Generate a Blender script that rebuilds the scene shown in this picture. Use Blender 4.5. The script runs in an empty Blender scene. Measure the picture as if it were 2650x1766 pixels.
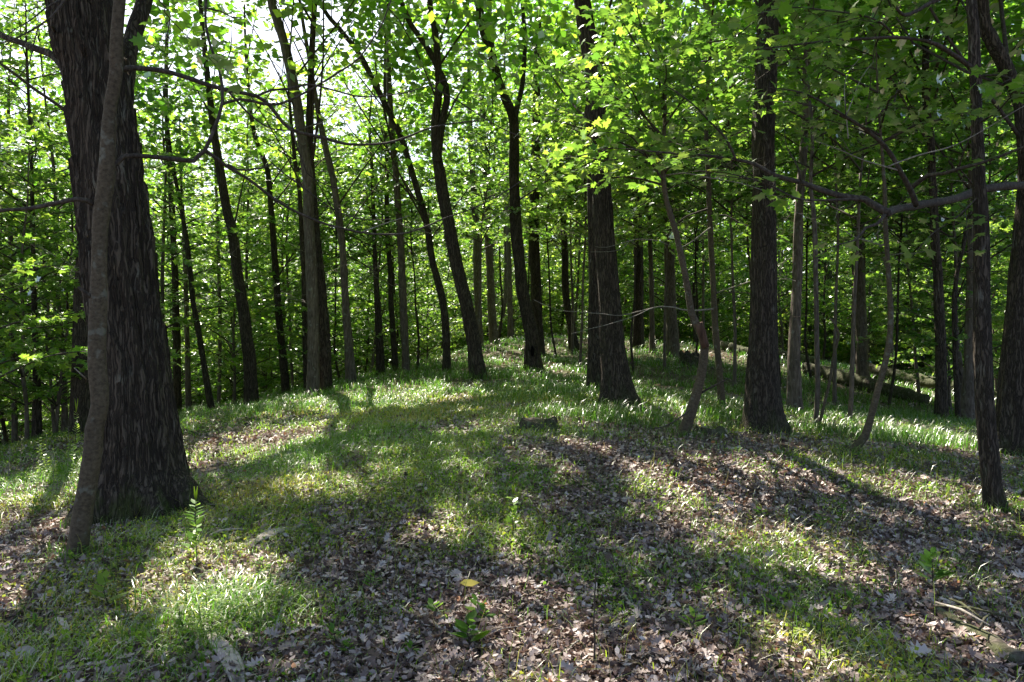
import bpy, math, random
import numpy as np

# ------------------------------------------------------------------ camera, world, sun, exposure
scene = bpy.context.scene
COL = scene.collection
R = math.radians
EYE = 1.6
FS, CX, CY = 2039.0, 1325.0, 883.0            # focal length and centre of the 2650 px photograph

cam_d = bpy.data.cameras.new("camera")
cam = bpy.data.objects.new("camera", cam_d)
COL.objects.link(cam)
cam.location = (0, 0, EYE)
cam.rotation_euler = (R(90), 0, 0)
cam_d.sensor_width = 36.0
cam_d.lens = 36.0 * FS / 2650.0
cam_d.clip_start = 0.05
cam_d.clip_end = 2000
scene.camera = cam

SUN_AZ, SUN_EL = R(-24), R(52)                # behind the wood, a little to the left
SUN = np.array([math.sin(SUN_AZ) * math.cos(SUN_EL), math.cos(SUN_AZ) * math.cos(SUN_EL), math.sin(SUN_EL)])

world = bpy.data.worlds.new("World")
scene.world = world
world.use_nodes = True
wn = world.node_tree.nodes
wn.clear()
sky = wn.new("ShaderNodeTexSky")
sky.sky_type = 'NISHITA'
sky.sun_disc = False
sky.sun_elevation = SUN_EL
sky.sun_rotation = SUN_AZ
sky.air_density = 1.0
sky.dust_density = 2.5
bg = wn.new("ShaderNodeBackground")
bg.inputs[1].default_value = 0.075
wo = wn.new("ShaderNodeOutputWorld")
world.node_tree.links.new(sky.outputs[0], bg.inputs[0])
world.node_tree.links.new(bg.outputs[0], wo.inputs[0])

sd = bpy.data.lights.new("sun", 'SUN')
sd.energy = 5.0
sd.angle = R(0.55)
sd.color = (1.0, 0.93, 0.80)
so = bpy.data.objects.new("sun", sd)
COL.objects.link(so)
so.location = (-20, 60, 60)
so.rotation_euler = (R(90) - SUN_EL, 0, math.pi - SUN_AZ)   # a lamp shines along its local -Z

vs = scene.view_settings
vs.view_transform = 'Standard'
vs.look = 'None'
vs.gamma = 1.0
vs.use_curve_mapping = False
vs.exposure = 1.85
cy = scene.cycles
cy.max_bounces = 8
cy.diffuse_bounces = 4
cy.transmission_bounces = 6
cy.glossy_bounces = 2
cy.caustics_reflective = False
cy.caustics_refractive = False
cy.sample_clamp_indirect = 6
cy.use_denoising = True

RNG = np.random.default_rng(11)
random.seed(5)

# ------------------------------------------------------------------ small maths
def P(sx, sy, d):
    """a point of the photograph (2650 x 1766) at depth d metres from the camera"""
    return np.array([(sx - CX) / FS * d, d, EYE - (sy - CY) / FS * d])

def _hash(ix, iy, iz, seed):
    h = (ix.astype(np.int64) * 374761393 + iy.astype(np.int64) * 668265263 + iz.astype(np.int64) * 2147483647 + seed * 974711) & 0xffffffff
    h = ((h ^ (h >> 13)) * 1274126177) & 0xffffffff
    return ((h ^ (h >> 16)) & 0xffff) / 65535.0

def vnoise(p, seed=0):
    p = np.asarray(p, float)
    i = np.floor(p).astype(np.int64)
    f = p - i
    f = f * f * (3 - 2 * f)
    r = 0
    for dx in (0, 1):
        wx = f[:, 0] if dx else 1 - f[:, 0]
        for dy in (0, 1):
            wy = f[:, 1] if dy else 1 - f[:, 1]
            for dz in (0, 1):
                wz = f[:, 2] if dz else 1 - f[:, 2]
                r = r + wx * wy * wz * _hash(i[:, 0] + dx, i[:, 1] + dy, i[:, 2] + dz, seed)
    return r

def noise2(x, y, s, seed=0):
    x = np.asarray(x, float); y = np.asarray(y, float)
    return vnoise(np.stack([x.ravel() * s, y.ravel() * s, np.full(x.size, 0.37)], 1), seed).reshape(x.shape)

def norm(v):
    return v / np.maximum(np.linalg.norm(v, axis=-1, keepdims=True), 1e-9)

def frames(n, h):
    """rotation matrices with columns x, y (heading), z (normal)"""
    n = norm(n)
    h = norm(h - n * np.sum(h * n, 1, keepdims=True))
    x = np.cross(h, n)
    return np.stack([x, h, n], 2)

def catmull(pts, step):
    pts = np.asarray(pts, float)
    out = []
    n = len(pts)
    for i in range(n - 1):
        p0 = pts[max(i - 1, 0)]; p1 = pts[i]; p2 = pts[i + 1]; p3 = pts[min(i + 2, n - 1)]
        k = max(1, int(np.linalg.norm(p2[:3] - p1[:3]) / step))
        t = np.linspace(0, 1, k, endpoint=False)[:, None]
        out.append(0.5 * (2 * p1 + (p2 - p0) * t + (2 * p0 - 5 * p1 + 4 * p2 - p3) * t ** 2 + (3 * p1 - p0 - 3 * p2 + p3) * t ** 3))
    out.append(pts[-1:])
    return np.concatenate(out)

# ------------------------------------------------------------------ ground height
# (photo x, photo y, depth) where trees meet the ground, and some open spots between
BASES = [(212,1125,13),(40,1190,17),(95,1175,15),(168,1132,17),(460,1070,22),(548,1080,20),(566,1052,24),(650,1050,19),(742,1022,22),
 (808,1030,18),(905,992,20),(983,976,22),(1050,965,22),(1155,965,21),(1238,980,18),(1381,961,20),(1241,896,30),(1320,888,34),
 (1486,911,28),(1600,1045,13),(1653,896,28),(1688,915,26),(1741,923,25),(1768,1133,10),(1867,1049,14),(1968,1118,11),(2055,1068,14),
 (2204,1168,9.5),(2234,1007,22),(2234,962,30),(2450,990,29),(2000,925,28),(2437,1091,15),(2502,1107,16),(2611,1185,10),(1325,1180,8),(1325,1085,11),(900,1150,9.5),(650,1180,10),
 (1300,1020,15),(1560,985,18),(300,1180,11)]
_g = [tuple(P(a, b, d)) for a, b, d in BASES]
for x in (-14, -8, -4, 0, 4, 8, 14):
    for y in (-8, -2, 2.5):
        _g.append((x, y, 0.0 - max(0, abs(x) - 6) * 0.05))
for x in (-3.2, -1.6, 0, 1.6, 3.2): _g.append((x, 5.2, 0.0))
for x in (-3.0, 3.2): _g.append((x, 7.2, 0.03))
for x, y, z in ((-13, 12, -.9), (-22, 20, -2.4), (-16, 30, -2.2), (-8, 32, -1.2), (0, 36, 1.2), (6, 40, 1.0), (14, 34, .5), (20, 24, -.5), (12, 9, -.2),
                (-30, 45, -4.5), (-10, 50, -2), (0, 55, .2), (12, 55, .2), (30, 50, -1), (-70, 90, -6), (-20, 90, -4), (20, 90, -2), (70, 90, -3),
                (-90, 20, -5), (90, 20, -3), (-60, -30, -2), (60, -30, -2), (0, -30, 0), (-250, 250, -8), (0, 260, -6), (250, 250, -8), (-250, 0, -8), (250, 0, -8), (-250, -200, -8), (250, -200, -8), (0, -250, -8)):
    _g.append((x, y, z))
_g = np.array(_g)

def _tps(x, y, cx, cy_):
    r2 = (x[:, None] - cx[None]) ** 2 + (y[:, None] - cy_[None]) ** 2
    return np.where(r2 > 1e-9, 0.5 * r2 * np.log(r2 + 1e-12), 0.0)

_n = len(_g)
_A = np.zeros((_n + 3, _n + 3))
_A[:_n, :_n] = _tps(_g[:, 0], _g[:, 1], _g[:, 0], _g[:, 1]) + np.eye(_n) * 1.2
_A[:_n, _n] = 1; _A[:_n, _n + 1] = _g[:, 0]; _A[:_n, _n + 2] = _g[:, 1]
_A[_n:, :_n] = _A[:_n, _n:].T
_W = np.linalg.solve(_A, np.concatenate([_g[:, 2], np.zeros(3)]))

def gz(x, y):
    x = np.atleast_1d(np.asarray(x, float)); y = np.atleast_1d(np.asarray(y, float))
    sh = x.shape
    x = x.ravel(); y = y.ravel()
    z = np.zeros(x.size)
    for a in range(0, x.size, 20000):
        b = slice(a, a + 20000)
        z[b] = _tps(x[b], y[b], _g[:, 0], _g[:, 1]) @ _W[:_n] + _W[_n] + _W[_n + 1] * x[b] + _W[_n + 2] * y[b]
    near = np.clip(1 - np.hypot(x, y - 8) / 40, 0, 1)
    z += near * (0.10 * (noise2(x, y, 0.55, 3) - .5) + 0.05 * (noise2(x, y, 1.9, 4) - .5))
    return z.reshape(sh)

def gz1(x, y):
    return float(gz([x], [y])[0])

_DS = np.concatenate([np.arange(2.5, 40, .05), np.arange(40, 90, .5)])
def hit(sx, sy):
    """where the photograph's pixel meets the ground"""
    x = (sx - CX) / FS * _DS
    z = EYE - (sy - CY) / FS * _DS
    k = np.argmax(z <= gz(x, _DS))
    if k == 0: k = len(_DS) - 1
    return np.array([x[k], _DS[k], gz1(x[k], _DS[k])])

# ------------------------------------------------------------------ where the sun reaches through the canopy
# (photo x, photo y, half-width px, half-height px, strength)
_PATCH = [(560,1590,120,70,1),(1110,1372,70,32,1),(1680,1245,75,28,1),(740,1130,120,26,.9),(2420,1150,60,22,.8),(2030,1425,60,40,.9),(1340,1395,70,35,.7),
 (1500,1690,170,60,.6),(120,1260,160,70,.8),(1500,965,150,32,1),(1400,900,120,18,.9),(1290,930,60,20,.8),(1010,1030,200,28,.8),(1760,985,70,20,.7),
 (2330,960,60,14,.8),(2480,1640,80,30,.9),(2590,1690,80,40,.9),(2570,1300,120,30,.6),(2200,1240,110,22,.5),(890,1000,120,18,.7),(430,1470,90,40,.6),(580,1470,140,50,.75),(300,1330,60,20,.5),(510,1440,40,25,.9),
 (1330,1560,120,40,.45),(900,1250,150,28,.55),(2450,1480,80,30,.6),(640,1440,80,20,.6),(1700,1060,80,22,.7),(1450,1085,120,24,.6),(480,1190,40,40,.6)]
PATCH = []
for a, b, w, h, s in _PATCH:
    c = hit(a, b); l = hit(a + w, b); f = hit(a, max(b - h, 890))
    PATCH.append((c[0], c[1], max(abs(l[0] - c[0]), .2), max(min(abs(f[1] - c[1]), 4.0), .2), s))
# openings that light the maple sprays at the upper right and the understory beyond the knoll
PATCH += [(3.0, 6.9, 1.6, 1.8, .9), (-3, 25, 6, 7, .95), (-9, 25, 6, 8, .95), (8, 30, 4, 5, .5), (2, 33, 8, 6, .7)]

def light_map(x, y):
    L = np.zeros(np.shape(x))
    for cx, cy_, w, h, s in PATCH:
        e = ((x - cx) / w) ** 2 + ((y - cy_) / h) ** 2
        L = np.maximum(L, 1 - (1 - s * np.clip(1.7 - 0.85 * e, 0, 1)) ** 2.2)
    # elongated flecks along the sun's direction
    u = x * math.cos(SUN_AZ) - y * math.sin(SUN_AZ); v = x * math.sin(SUN_AZ) + y * math.cos(SUN_AZ)
    f = noise2(u * 2.3, v * 1.3, 1.0, 21) * .6 + noise2(u * 5.0, v * 2.8, 1.0, 22) * .4
    rt = np.clip((x - .12 * y) / 1.5, 0, 1)
    L = np.maximum(L, np.clip((f - .555 - .085 * rt) / .08, 0, 1) * (.85 - .65 * rt * np.clip((y - 7.5) / 3, 0, 1)))
    return L

def sun_keep(p, rng, floor=0.0):
    q = p - ((p[:, 2] - 0.5) / SUN[2])[:, None] * SUN[None]
    q = p - ((p[:, 2] - np.clip(gz(q[:, 0], q[:, 1]), -3, 2) - .1) / SUN[2])[:, None] * SUN[None]
    L = light_map(q[:, 0], q[:, 1])
    return rng.random(len(p)) > np.maximum(L, floor)

def pool_keep(p):
    """leaves of the near trees that leave the bright pools on the ground open"""
    q = p - ((p[:, 2] - 0.5) / SUN[2])[:, None] * SUN[None]
    q = p - ((p[:, 2] - np.clip(gz(q[:, 0], q[:, 1]), -3, 2) - .1) / SUN[2])[:, None] * SUN[None]
    k = np.ones(len(p), bool)
    for cx, cy_, w, h, s in PATCH[:len(_PATCH)]:
        if s >= .7: k &= ((q[:, 0] - cx) / w) ** 2 + ((q[:, 1] - cy_) / h) ** 2 > 1.0
    return k

# ------------------------------------------------------------------ mesh building
def raw_mesh(name, V, loops, counts, rnd=None, mats=(), mat_idx=None, smooth=False):
    me = bpy.data.meshes.new(name)
    me.vertices.add(len(V))
    me.vertices.foreach_set("co", np.ascontiguousarray(V, np.float32).ravel())
    me.loops.add(len(loops))
    me.loops.foreach_set("vertex_index", np.ascontiguousarray(loops, np.int32))
    me.polygons.add(len(counts))
    st = np.concatenate([[0], np.cumsum(counts)[:-1]]).astype(np.int32)
    me.polygons.foreach_set("loop_start", st)
    me.polygons.foreach_set("loop_total", np.ascontiguousarray(counts, np.int32))
    for m in mats: me.materials.append(m)
    if mat_idx is not None: me.polygons.foreach_set("material_index", np.ascontiguousarray(mat_idx, np.int32))
    if smooth: me.polygons.foreach_set("use_smooth", np.ones(len(counts), bool))
    if rnd is not None:
        a = me.attributes.new("rnd", 'FLOAT', 'POINT')
        a.data.foreach_set("value", np.ascontiguousarray(rnd, np.float32))
    me.update(calc_edges=True)
    me.validate()
    return me

class Geo:
    """collects leaves and tubes that belong to one mesh"""
    def __init__(self): self.V = []; self.L = []; self.C = []; self.R = []; self.M = []; self.n = 0
    def add(self, V, loops, counts, rnd, mi):
        self.V.append(V); self.L.append(loops + self.n); self.C.append(counts); self.R.append(rnd); self.M.append(np.full(len(counts), mi)); self.n += len(V)
    def leaves(self, T, F, pos, rot, size, rnd, mi=0):
        n = len(pos)
        if n == 0: return
        k = len(T); m = len(F)
        if np.ndim(size) == 1: size = size[:, None, None]
        V = pos[:, None, :] + np.einsum('nij,kj->nki', rot, T) * size
        F = np.asarray(F)
        Lp = (F[None] + (np.arange(n) * k)[:, None, None]).reshape(-1)
        self.add(V.reshape(-1, 3), Lp, np.full(n * m, F.shape[1]), np.repeat(rnd, k), mi)
    def tube(self, pts, rad, seg=6, mi=0, rnd=0.5, cap=True, disp=None):
        pts = np.asarray(pts, float); rad = np.asarray(rad, float)
        k = len(pts)
        t = norm(np.gradient(pts, axis=0))
        x = np.zeros_like(t)
        ref = np.array([1.0, 0, 0]) if abs(t[0, 0]) < .9 else np.array([0, 1.0, 0])
        for i in range(k):
            ref = ref - t[i] * np.dot(ref, t[i]); ref /= np.linalg.norm(ref); x[i] = ref
        y = np.cross(t, x)
        a = np.linspace(0, 2 * np.pi, seg, endpoint=False)
        rr = np.repeat(rad[:, None], seg, 1)
        if disp is not None: rr = rr + disp(pts, rad, a, x, y)
        V = pts[:, None] + rr[..., None] * (np.cos(a)[None, :, None] * x[:, None] + np.sin(a)[None, :, None] * y[:, None])
        i = np.arange(k - 1)[:, None] * seg; j = np.arange(seg)[None]; j2 = (j + 1) % seg
        Q = np.stack([i + j, i + j2, i + seg + j2, i + seg + j], 2).reshape(-1)
        cnt = np.full((k - 1) * seg, 4)
        V = V.reshape(-1, 3)
        if cap:
            Q = np.concatenate([Q, np.arange(seg)[::-1], (k - 1) * seg + np.arange(seg)]); cnt = np.concatenate([cnt, [seg, seg]])
        self.add(V, Q, cnt, np.full(len(V), rnd), mi)
    def obj(self, name, mats, parent=None, origin=(0, 0, 0), smooth=False):
        V = np.concatenate(self.V) - np.asarray(origin)[None]
        me = raw_mesh(name, V, np.concatenate(self.L), np.concatenate(self.C), np.concatenate(self.R), mats, np.concatenate(self.M), smooth)
        o = bpy.data.objects.new(name, me)
        COL.objects.link(o)
        if parent is not None: o.parent = parent
        else: o.location = origin
        return o

def thing(name, label, cat, loc, group=None):
    o = bpy.data.objects.new(name, None)
    o.empty_display_size = .2
    COL.objects.link(o)
    o.location = loc
    return tag(o, label, cat, group)

def tag(o, label=None, cat=None, group=None, kind=None):
    if label: o["label"] = label
    if cat: o["category"] = cat
    if group: o["group"] = group
    if kind: o["kind"] = kind
    return o

# leaf templates (y from stalk to tip)
def fan(outline, cz=.0):
    T = np.array([(0, .38, cz)] + [(x, y, -abs(x) * .22 - (y - .4) ** 2 * .25) for x, y in outline])
    n = len(outline)
    return T, [(0, 1 + i, 1 + (i + 1) % n) for i in range(n)]
_half = [(.05,.06),(.36,-.02),(.30,.17),(.60,.42),(.40,.47),(.24,.50),(.30,.72),(.13,.72)]
MAPLE = fan([(0, 0)] + _half + [(0, 1)] + [(-x, y) for x, y in _half[::-1]])
STAR = fan([(0, 0), (.38, .06), (.24, .26), (.5, .5), (.2, .6), (0, 1), (-.2, .6), (-.5, .5), (-.24, .26), (-.38, .06)])
KITE = (np.array([(0, 0, 0), (.38, .42, -.08), (0, 1, -.12), (-.38, .42, -.08)]), [(0, 1, 2), (0, 2, 3)])
_oh = [(.05,.1),(.2,.16),(.1,.28),(.3,.38),(.12,.48),(.32,.62),(.13,.68),(.2,.84),(.07,.86)]
_o = [(0, 0)] + _oh + [(0, 1)] + [(-x, y) for x, y in _oh[::-1]]
OAK = (np.array([(0, .5, .0)] + [(x, y, abs(x) * .35 + (y - .5) ** 2 * .35) for x, y in _o]), [(0, 1 + i, 1 + (i + 1) % len(_o)) for i in range(len(_o))])
OVAL = (np.array([(0, 0, 0), (.2, .25, .05), (.22, .6, .06), (0, 1, .1), (-.22, .6, .06), (-.2, .25, .05)]), [(0, 1, 2, 3), (0, 3, 4, 5)])

# ------------------------------------------------------------------ materials
def new_mat(name):
    m = bpy.data.materials.new(name); m.use_nodes = True
    nt = m.node_tree; nt.nodes.clear()
    out = nt.nodes.new("ShaderNodeOutputMaterial")
    return m, nt, out

def ramp(nt, fac, stops):
    r = nt.nodes.new("ShaderNodeValToRGB")
    e = r.color_ramp.elements
    while len(e) < len(stops): e.new(.5)
    for el, (p, c) in zip(e, stops):
        el.position = p; el.color = (*c, 1)
    nt.links.new(fac, r.inputs[0])
    return r.outputs[0]

def leaf_mat(name, refl, trans, gloss=.35, rough=.38, obj_var=.25):
    m, nt, out = new_mat(name)
    L = nt.links
    at = nt.nodes.new("ShaderNodeAttribute"); at.attribute_name = "rnd"
    oi = nt.nodes.new("ShaderNodeObjectInfo")
    ma = nt.nodes.new("ShaderNodeMath"); ma.operation = 'MULTIPLY_ADD'
    L.new(oi.outputs["Random"], ma.inputs[0]); ma.inputs[1].default_value = obj_var
    mb = nt.nodes.new("ShaderNodeMath"); mb.operation = 'MULTIPLY'
    L.new(at.outputs["Fac"], mb.inputs[0]); mb.inputs[1].default_value = 1 - obj_var
    L.new(mb.outputs[0], ma.inputs[2])
    d = nt.nodes.new("ShaderNodeBsdfDiffuse"); t = nt.nodes.new("ShaderNodeBsdfTranslucent"); g = nt.nodes.new("ShaderNodeBsdfGlossy")
    L.new(ramp(nt, ma.outputs[0], refl), d.inputs[0])
    L.new(ramp(nt, ma.outputs[0], trans), t.inputs[0])
    g.inputs["Roughness"].default_value = rough
    a = nt.nodes.new("ShaderNodeAddShader"); L.new(d.outputs[0], a.inputs[0]); L.new(t.outputs[0], a.inputs[1])
    fr = nt.nodes.new("ShaderNodeFresnel"); fr.inputs[0].default_value = 1.45
    fm = nt.nodes.new("ShaderNodeMath"); fm.operation = 'MULTIPLY'; fm.use_clamp = True
    L.new(fr.outputs[0], fm.inputs[0]); fm.inputs[1].default_value = gloss
    mx = nt.nodes.new("ShaderNodeMixShader")
    L.new(fm.outputs[0], mx.inputs[0]); L.new(a.outputs[0], mx.inputs[1]); L.new(g.outputs[0], mx.inputs[2])
    L.new(mx.outputs[0], out.inputs[0])
    return m

M_LEAF = leaf_mat("maple_leaf", [(0, (.020, .050, .010)), (.5, (.040, .085, .014)), (1, (.075, .115, .018))],
                  [(0, (.055, .14, .016)), (.5, (.15, .29, .026)), (1, (.33, .43, .05))], gloss=.45, rough=.3, obj_var=.4)
M_CANOPY = leaf_mat("canopy_leaf", [(0, (.025, .052, .012)), (1, (.06, .10, .018))],
                    [(0, (.06, .18, .012)), (.5, (.15, .33, .02)), (1, (.30, .44, .035))], gloss=.45, rough=.42, obj_var=.35)
M_FAR = leaf_mat("far_leaf", [(0, (.020, .045, .012)), (1, (.055, .09, .018))],
                    [(0, (.05, .13, .015)), (.6, (.15, .27, .025)), (1, (.31, .40, .045))], gloss=.4, rough=.45, obj_var=0)
M_GRASS = leaf_mat("grass_blade", [(0, (.038, .082, .013)), (.5, (.075, .115, .018)), (.8, (.14, .15, .035)), (1, (.3, .24, .10))],
                   [(0, (.035, .12, .010)), (.5, (.075, .17, .015)), (.8, (.14, .16, .03)), (1, (.17, .13, .06))], gloss=.16, rough=.36, obj_var=0)
M_BED = leaf_mat("bedstraw", [(0, (.055, .115, .012)), (.42, (.115, .165, .018)), (.75, (.20, .175, .03)), (1, (.33, .17, .06))],
                 [(0, (.10, .24, .012)), (.45, (.2, .30, .02)), (.75, (.3, .27, .035)), (1, (.3, .16, .045))], gloss=.25, rough=.5, obj_var=0)
M_DRY = leaf_mat("dry_leaf", [(0, (.035, .022, .018)), (.3, (.12, .082, .070)), (.6, (.30, .235, .215)), (.9, (.50, .43, .41)), (1, (.28, .12, .055))],
                 [(0, (.01, .005, .003)), (1, (.07, .035, .02))], gloss=.3, rough=.5, obj_var=0)

def bark_mat(name, dark, mid, light, k=9.0, zs=.14, bump=.5, moss=0.0, spots=.0):
    m, nt, out = new_mat(name)
    L = nt.links; N = nt.nodes
    tc = N.new("ShaderNodeTexCoord")
    mp = N.new("ShaderNodeMapping"); mp.inputs["Scale"].default_value = (k, k, k * zs)
    L.new(tc.outputs["Object"], mp.inputs[0])
    n1 = N.new("ShaderNodeTexNoise"); n1.inputs["Scale"].default_value = 2.2; n1.inputs["Detail"].default_value = 6; n1.inputs["Roughness"].default_value = .62
    L.new(mp.outputs[0], n1.inputs[0])
    c = ramp(nt, n1.outputs[0], [(.34, dark), (.52, mid), (.72, light)])
    n2 = N.new("ShaderNodeTexNoise"); n2.inputs["Scale"].default_value = 1.6; n2.inputs["Detail"].default_value = 3
    L.new(tc.outputs["Object"], n2.inputs[0])
    hv = N.new("ShaderNodeMix"); hv.data_type = 'RGBA'; hv.blend_type = 'MULTIPLY'; hv.inputs["Factor"].default_value = .7
    L.new(c, hv.inputs[6]); L.new(ramp(nt, n2.outputs[0], [(.3, (.62, .6, .6)), (.7, (1.15, 1.1, 1.05))]), hv.inputs[7])
    col = hv.outputs[2]
    if spots:
        n3 = N.new("ShaderNodeTexNoise"); n3.inputs["Scale"].default_value = 11; n3.inputs["Detail"].default_value = 4
        L.new(tc.outputs["Object"], n3.inputs[0])
        s = ramp(nt, n3.outputs[0], [(.60, (0, 0, 0)), (.68, (spots,) * 3)])
        mx = N.new("ShaderNodeMix"); mx.data_type = 'RGBA'
        L.new(s, mx.inputs["Factor"]); L.new(col, mx.inputs[6]); mx.inputs[7].default_value = (.27, .29, .25, 1)
        col = mx.outputs[2]
    if moss:
        sp = N.new("ShaderNodeSeparateXYZ"); L.new(tc.outputs["Object"], sp.inputs[0])
        n4 = N.new("ShaderNodeTexNoise"); n4.inputs["Scale"].default_value = 6; n4.inputs["Detail"].default_value = 5
        L.new(tc.outputs["Object"], n4.inputs[0])
        mm = N.new("ShaderNodeMath"); mm.operation = 'MULTIPLY_ADD'; L.new(sp.outputs[2], mm.inputs[0]); mm.inputs[1].default_value = -.55; L.new(n4.outputs[0], mm.inputs[2])
        s = ramp(nt, mm.outputs[0], [(.36, (0, 0, 0)), (.52, (moss,) * 3)])
        mx = N.new("ShaderNodeMix"); mx.data_type = 'RGBA'
        L.new(s, mx.inputs["Factor"]); L.new(col, mx.inputs[6]); mx.inputs[7].default_value = (.055, .075, .018, 1)
        col = mx.outputs[2]
    b = N.new("ShaderNodeBsdfPrincipled"); b.inputs["Roughness"].default_value = .9; b.inputs["Specular IOR Level"].default_value = .25
    L.new(col, b.inputs["Base Color"])
    bp = N.new("ShaderNodeBump"); bp.inputs["Strength"].default_value = bump; bp.inputs["Distance"].default_value = .03
    L.new(n1.outputs[0], bp.inputs["Height"]); L.new(bp.outputs[0], b.inputs["Normal"])
    L.new(b.outputs[0], out.inputs[0])
    return m

def plate_mat(name, crack, dark, light, kx, kz, moss=0.0, lichen=.3, bump=1.0, width=.16):
    """bark split into long plates by dark furrows"""
    m, nt, out = new_mat(name)
    L = nt.links; N = nt.nodes
    tc = N.new("ShaderNodeTexCoord")
    n0 = N.new("ShaderNodeTexNoise"); n0.inputs["Scale"].default_value = 5; n0.inputs["Detail"].default_value = 4
    L.new(tc.outputs["Object"], n0.inputs[0])
    ad = N.new("ShaderNodeVectorMath"); ad.operation = 'MULTIPLY_ADD'
    L.new(n0.outputs["Color"], ad.inputs[0]); ad.inputs[1].default_value = (.07, .07, .3); L.new(tc.outputs["Object"], ad.inputs[2])
    mp = N.new("ShaderNodeMapping"); mp.inputs["Scale"].default_value = (kx, kx, kz); L.new(ad.outputs[0], mp.inputs[0])
    ve = N.new("ShaderNodeTexNoise"); ve.inputs["Scale"].default_value = 1; ve.inputs["Detail"].default_value = 2.5; ve.inputs["Roughness"].default_value = .55; L.new(mp.outputs[0], ve.inputs[0])
    v1 = N.new("ShaderNodeMath"); v1.operation = 'SUBTRACT'; L.new(ve.outputs[0], v1.inputs[0]); v1.inputs[1].default_value = .5
    v2 = N.new("ShaderNodeMath"); v2.operation = 'ABSOLUTE'; L.new(v1.outputs[0], v2.inputs[0])
    v3 = N.new("ShaderNodeMath"); v3.operation = 'MULTIPLY'; L.new(v2.outputs[0], v3.inputs[0]); v3.inputs[1].default_value = 2.6
    vc = N.new("ShaderNodeTexNoise"); vc.inputs["Scale"].default_value = .6; L.new(mp.outputs[0], vc.inputs[0])
    class _S: outputs = [vc.outputs[0]]
    sc = _S
    m2 = N.new("ShaderNodeMapping"); m2.inputs["Scale"].default_value = (1, 1, .35); L.new(tc.outputs["Object"], m2.inputs[0])
    n1 = N.new("ShaderNodeTexNoise"); n1.inputs["Scale"].default_value = 45; n1.inputs["Detail"].default_value = 6; n1.inputs["Roughness"].default_value = .7; L.new(m2.outputs[0], n1.inputs[0])
    mm = N.new("ShaderNodeMath"); mm.operation = 'MULTIPLY_ADD'; L.new(sc.outputs[0], mm.inputs[0]); mm.inputs[1].default_value = .45
    ms = N.new("ShaderNodeMath"); ms.operation = 'MULTIPLY'; L.new(n1.outputs[0], ms.inputs[0]); ms.inputs[1].default_value = .75; L.new(ms.outputs[0], mm.inputs[2])
    pc = ramp(nt, mm.outputs[0], [(.3, dark), (.85, light)])
    ed = N.new("ShaderNodeMath"); ed.operation = 'MULTIPLY_ADD'; L.new(n1.outputs[0], ed.inputs[0]); ed.inputs[1].default_value = -.10; L.new(v3.outputs[0], ed.inputs[2])
    ef = ramp(nt, ed.outputs[0], [(0.0, (0, 0, 0)), (width, (1, 1, 1))])
    mx = N.new("ShaderNodeMix"); mx.data_type = 'RGBA'; L.new(ef, mx.inputs["Factor"]); mx.inputs[6].default_value = (*crack, 1); L.new(pc, mx.inputs[7])
    col = mx.outputs[2]
    n3 = N.new("ShaderNodeTexNoise"); n3.inputs["Scale"].default_value = 9; n3.inputs["Detail"].default_value = 6; n3.inputs["Roughness"].default_value = .65; L.new(m2.outputs[0], n3.inputs[0])
    lf = ramp(nt, n3.outputs[0], [(.57, (0, 0, 0)), (.66, (lichen,) * 3)])
    lm = N.new("ShaderNodeMath"); lm.operation = 'MULTIPLY'; L.new(lf, lm.inputs[0]); L.new(ef, lm.inputs[1])
    mx = N.new("ShaderNodeMix"); mx.data_type = 'RGBA'; L.new(lm.outputs[0], mx.inputs["Factor"]); L.new(col, mx.inputs[6]); mx.inputs[7].default_value = (.25, .26, .22, 1)
    col = mx.outputs[2]
    if moss:
        sp = N.new("ShaderNodeSeparateXYZ"); L.new(tc.outputs["Object"], sp.inputs[0])
        mo = N.new("ShaderNodeMath"); mo.operation = 'MULTIPLY_ADD'; L.new(sp.outputs[2], mo.inputs[0]); mo.inputs[1].default_value = -.5; L.new(n3.outputs[0], mo.inputs[2])
        sf = ramp(nt, mo.outputs[0], [(.34, (0, 0, 0)), (.5, (moss,) * 3)])
        mx = N.new("ShaderNodeMix"); mx.data_type = 'RGBA'; L.new(sf, mx.inputs["Factor"]); L.new(col, mx.inputs[6]); mx.inputs[7].default_value = (.055, .068, .016, 1)
        col = mx.outputs[2]
    b = N.new("ShaderNodeBsdfPrincipled"); b.inputs["Roughness"].default_value = .9; b.inputs["Specular IOR Level"].default_value = .25
    L.new(col, b.inputs["Base Color"])
    hm = N.new("ShaderNodeMath"); hm.operation = 'MULTIPLY_ADD'; L.new(n1.outputs[0], hm.inputs[0]); hm.inputs[1].default_value = .3; L.new(ef, hm.inputs[2])
    bp = N.new("ShaderNodeBump"); bp.inputs["Strength"].default_value = bump; bp.inputs["Distance"].default_value = .02
    L.new(hm.outputs[0], bp.inputs["Height"]); L.new(bp.outputs[0], b.inputs["Normal"])
    L.new(b.outputs[0], out.inputs[0])
    return m

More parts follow.
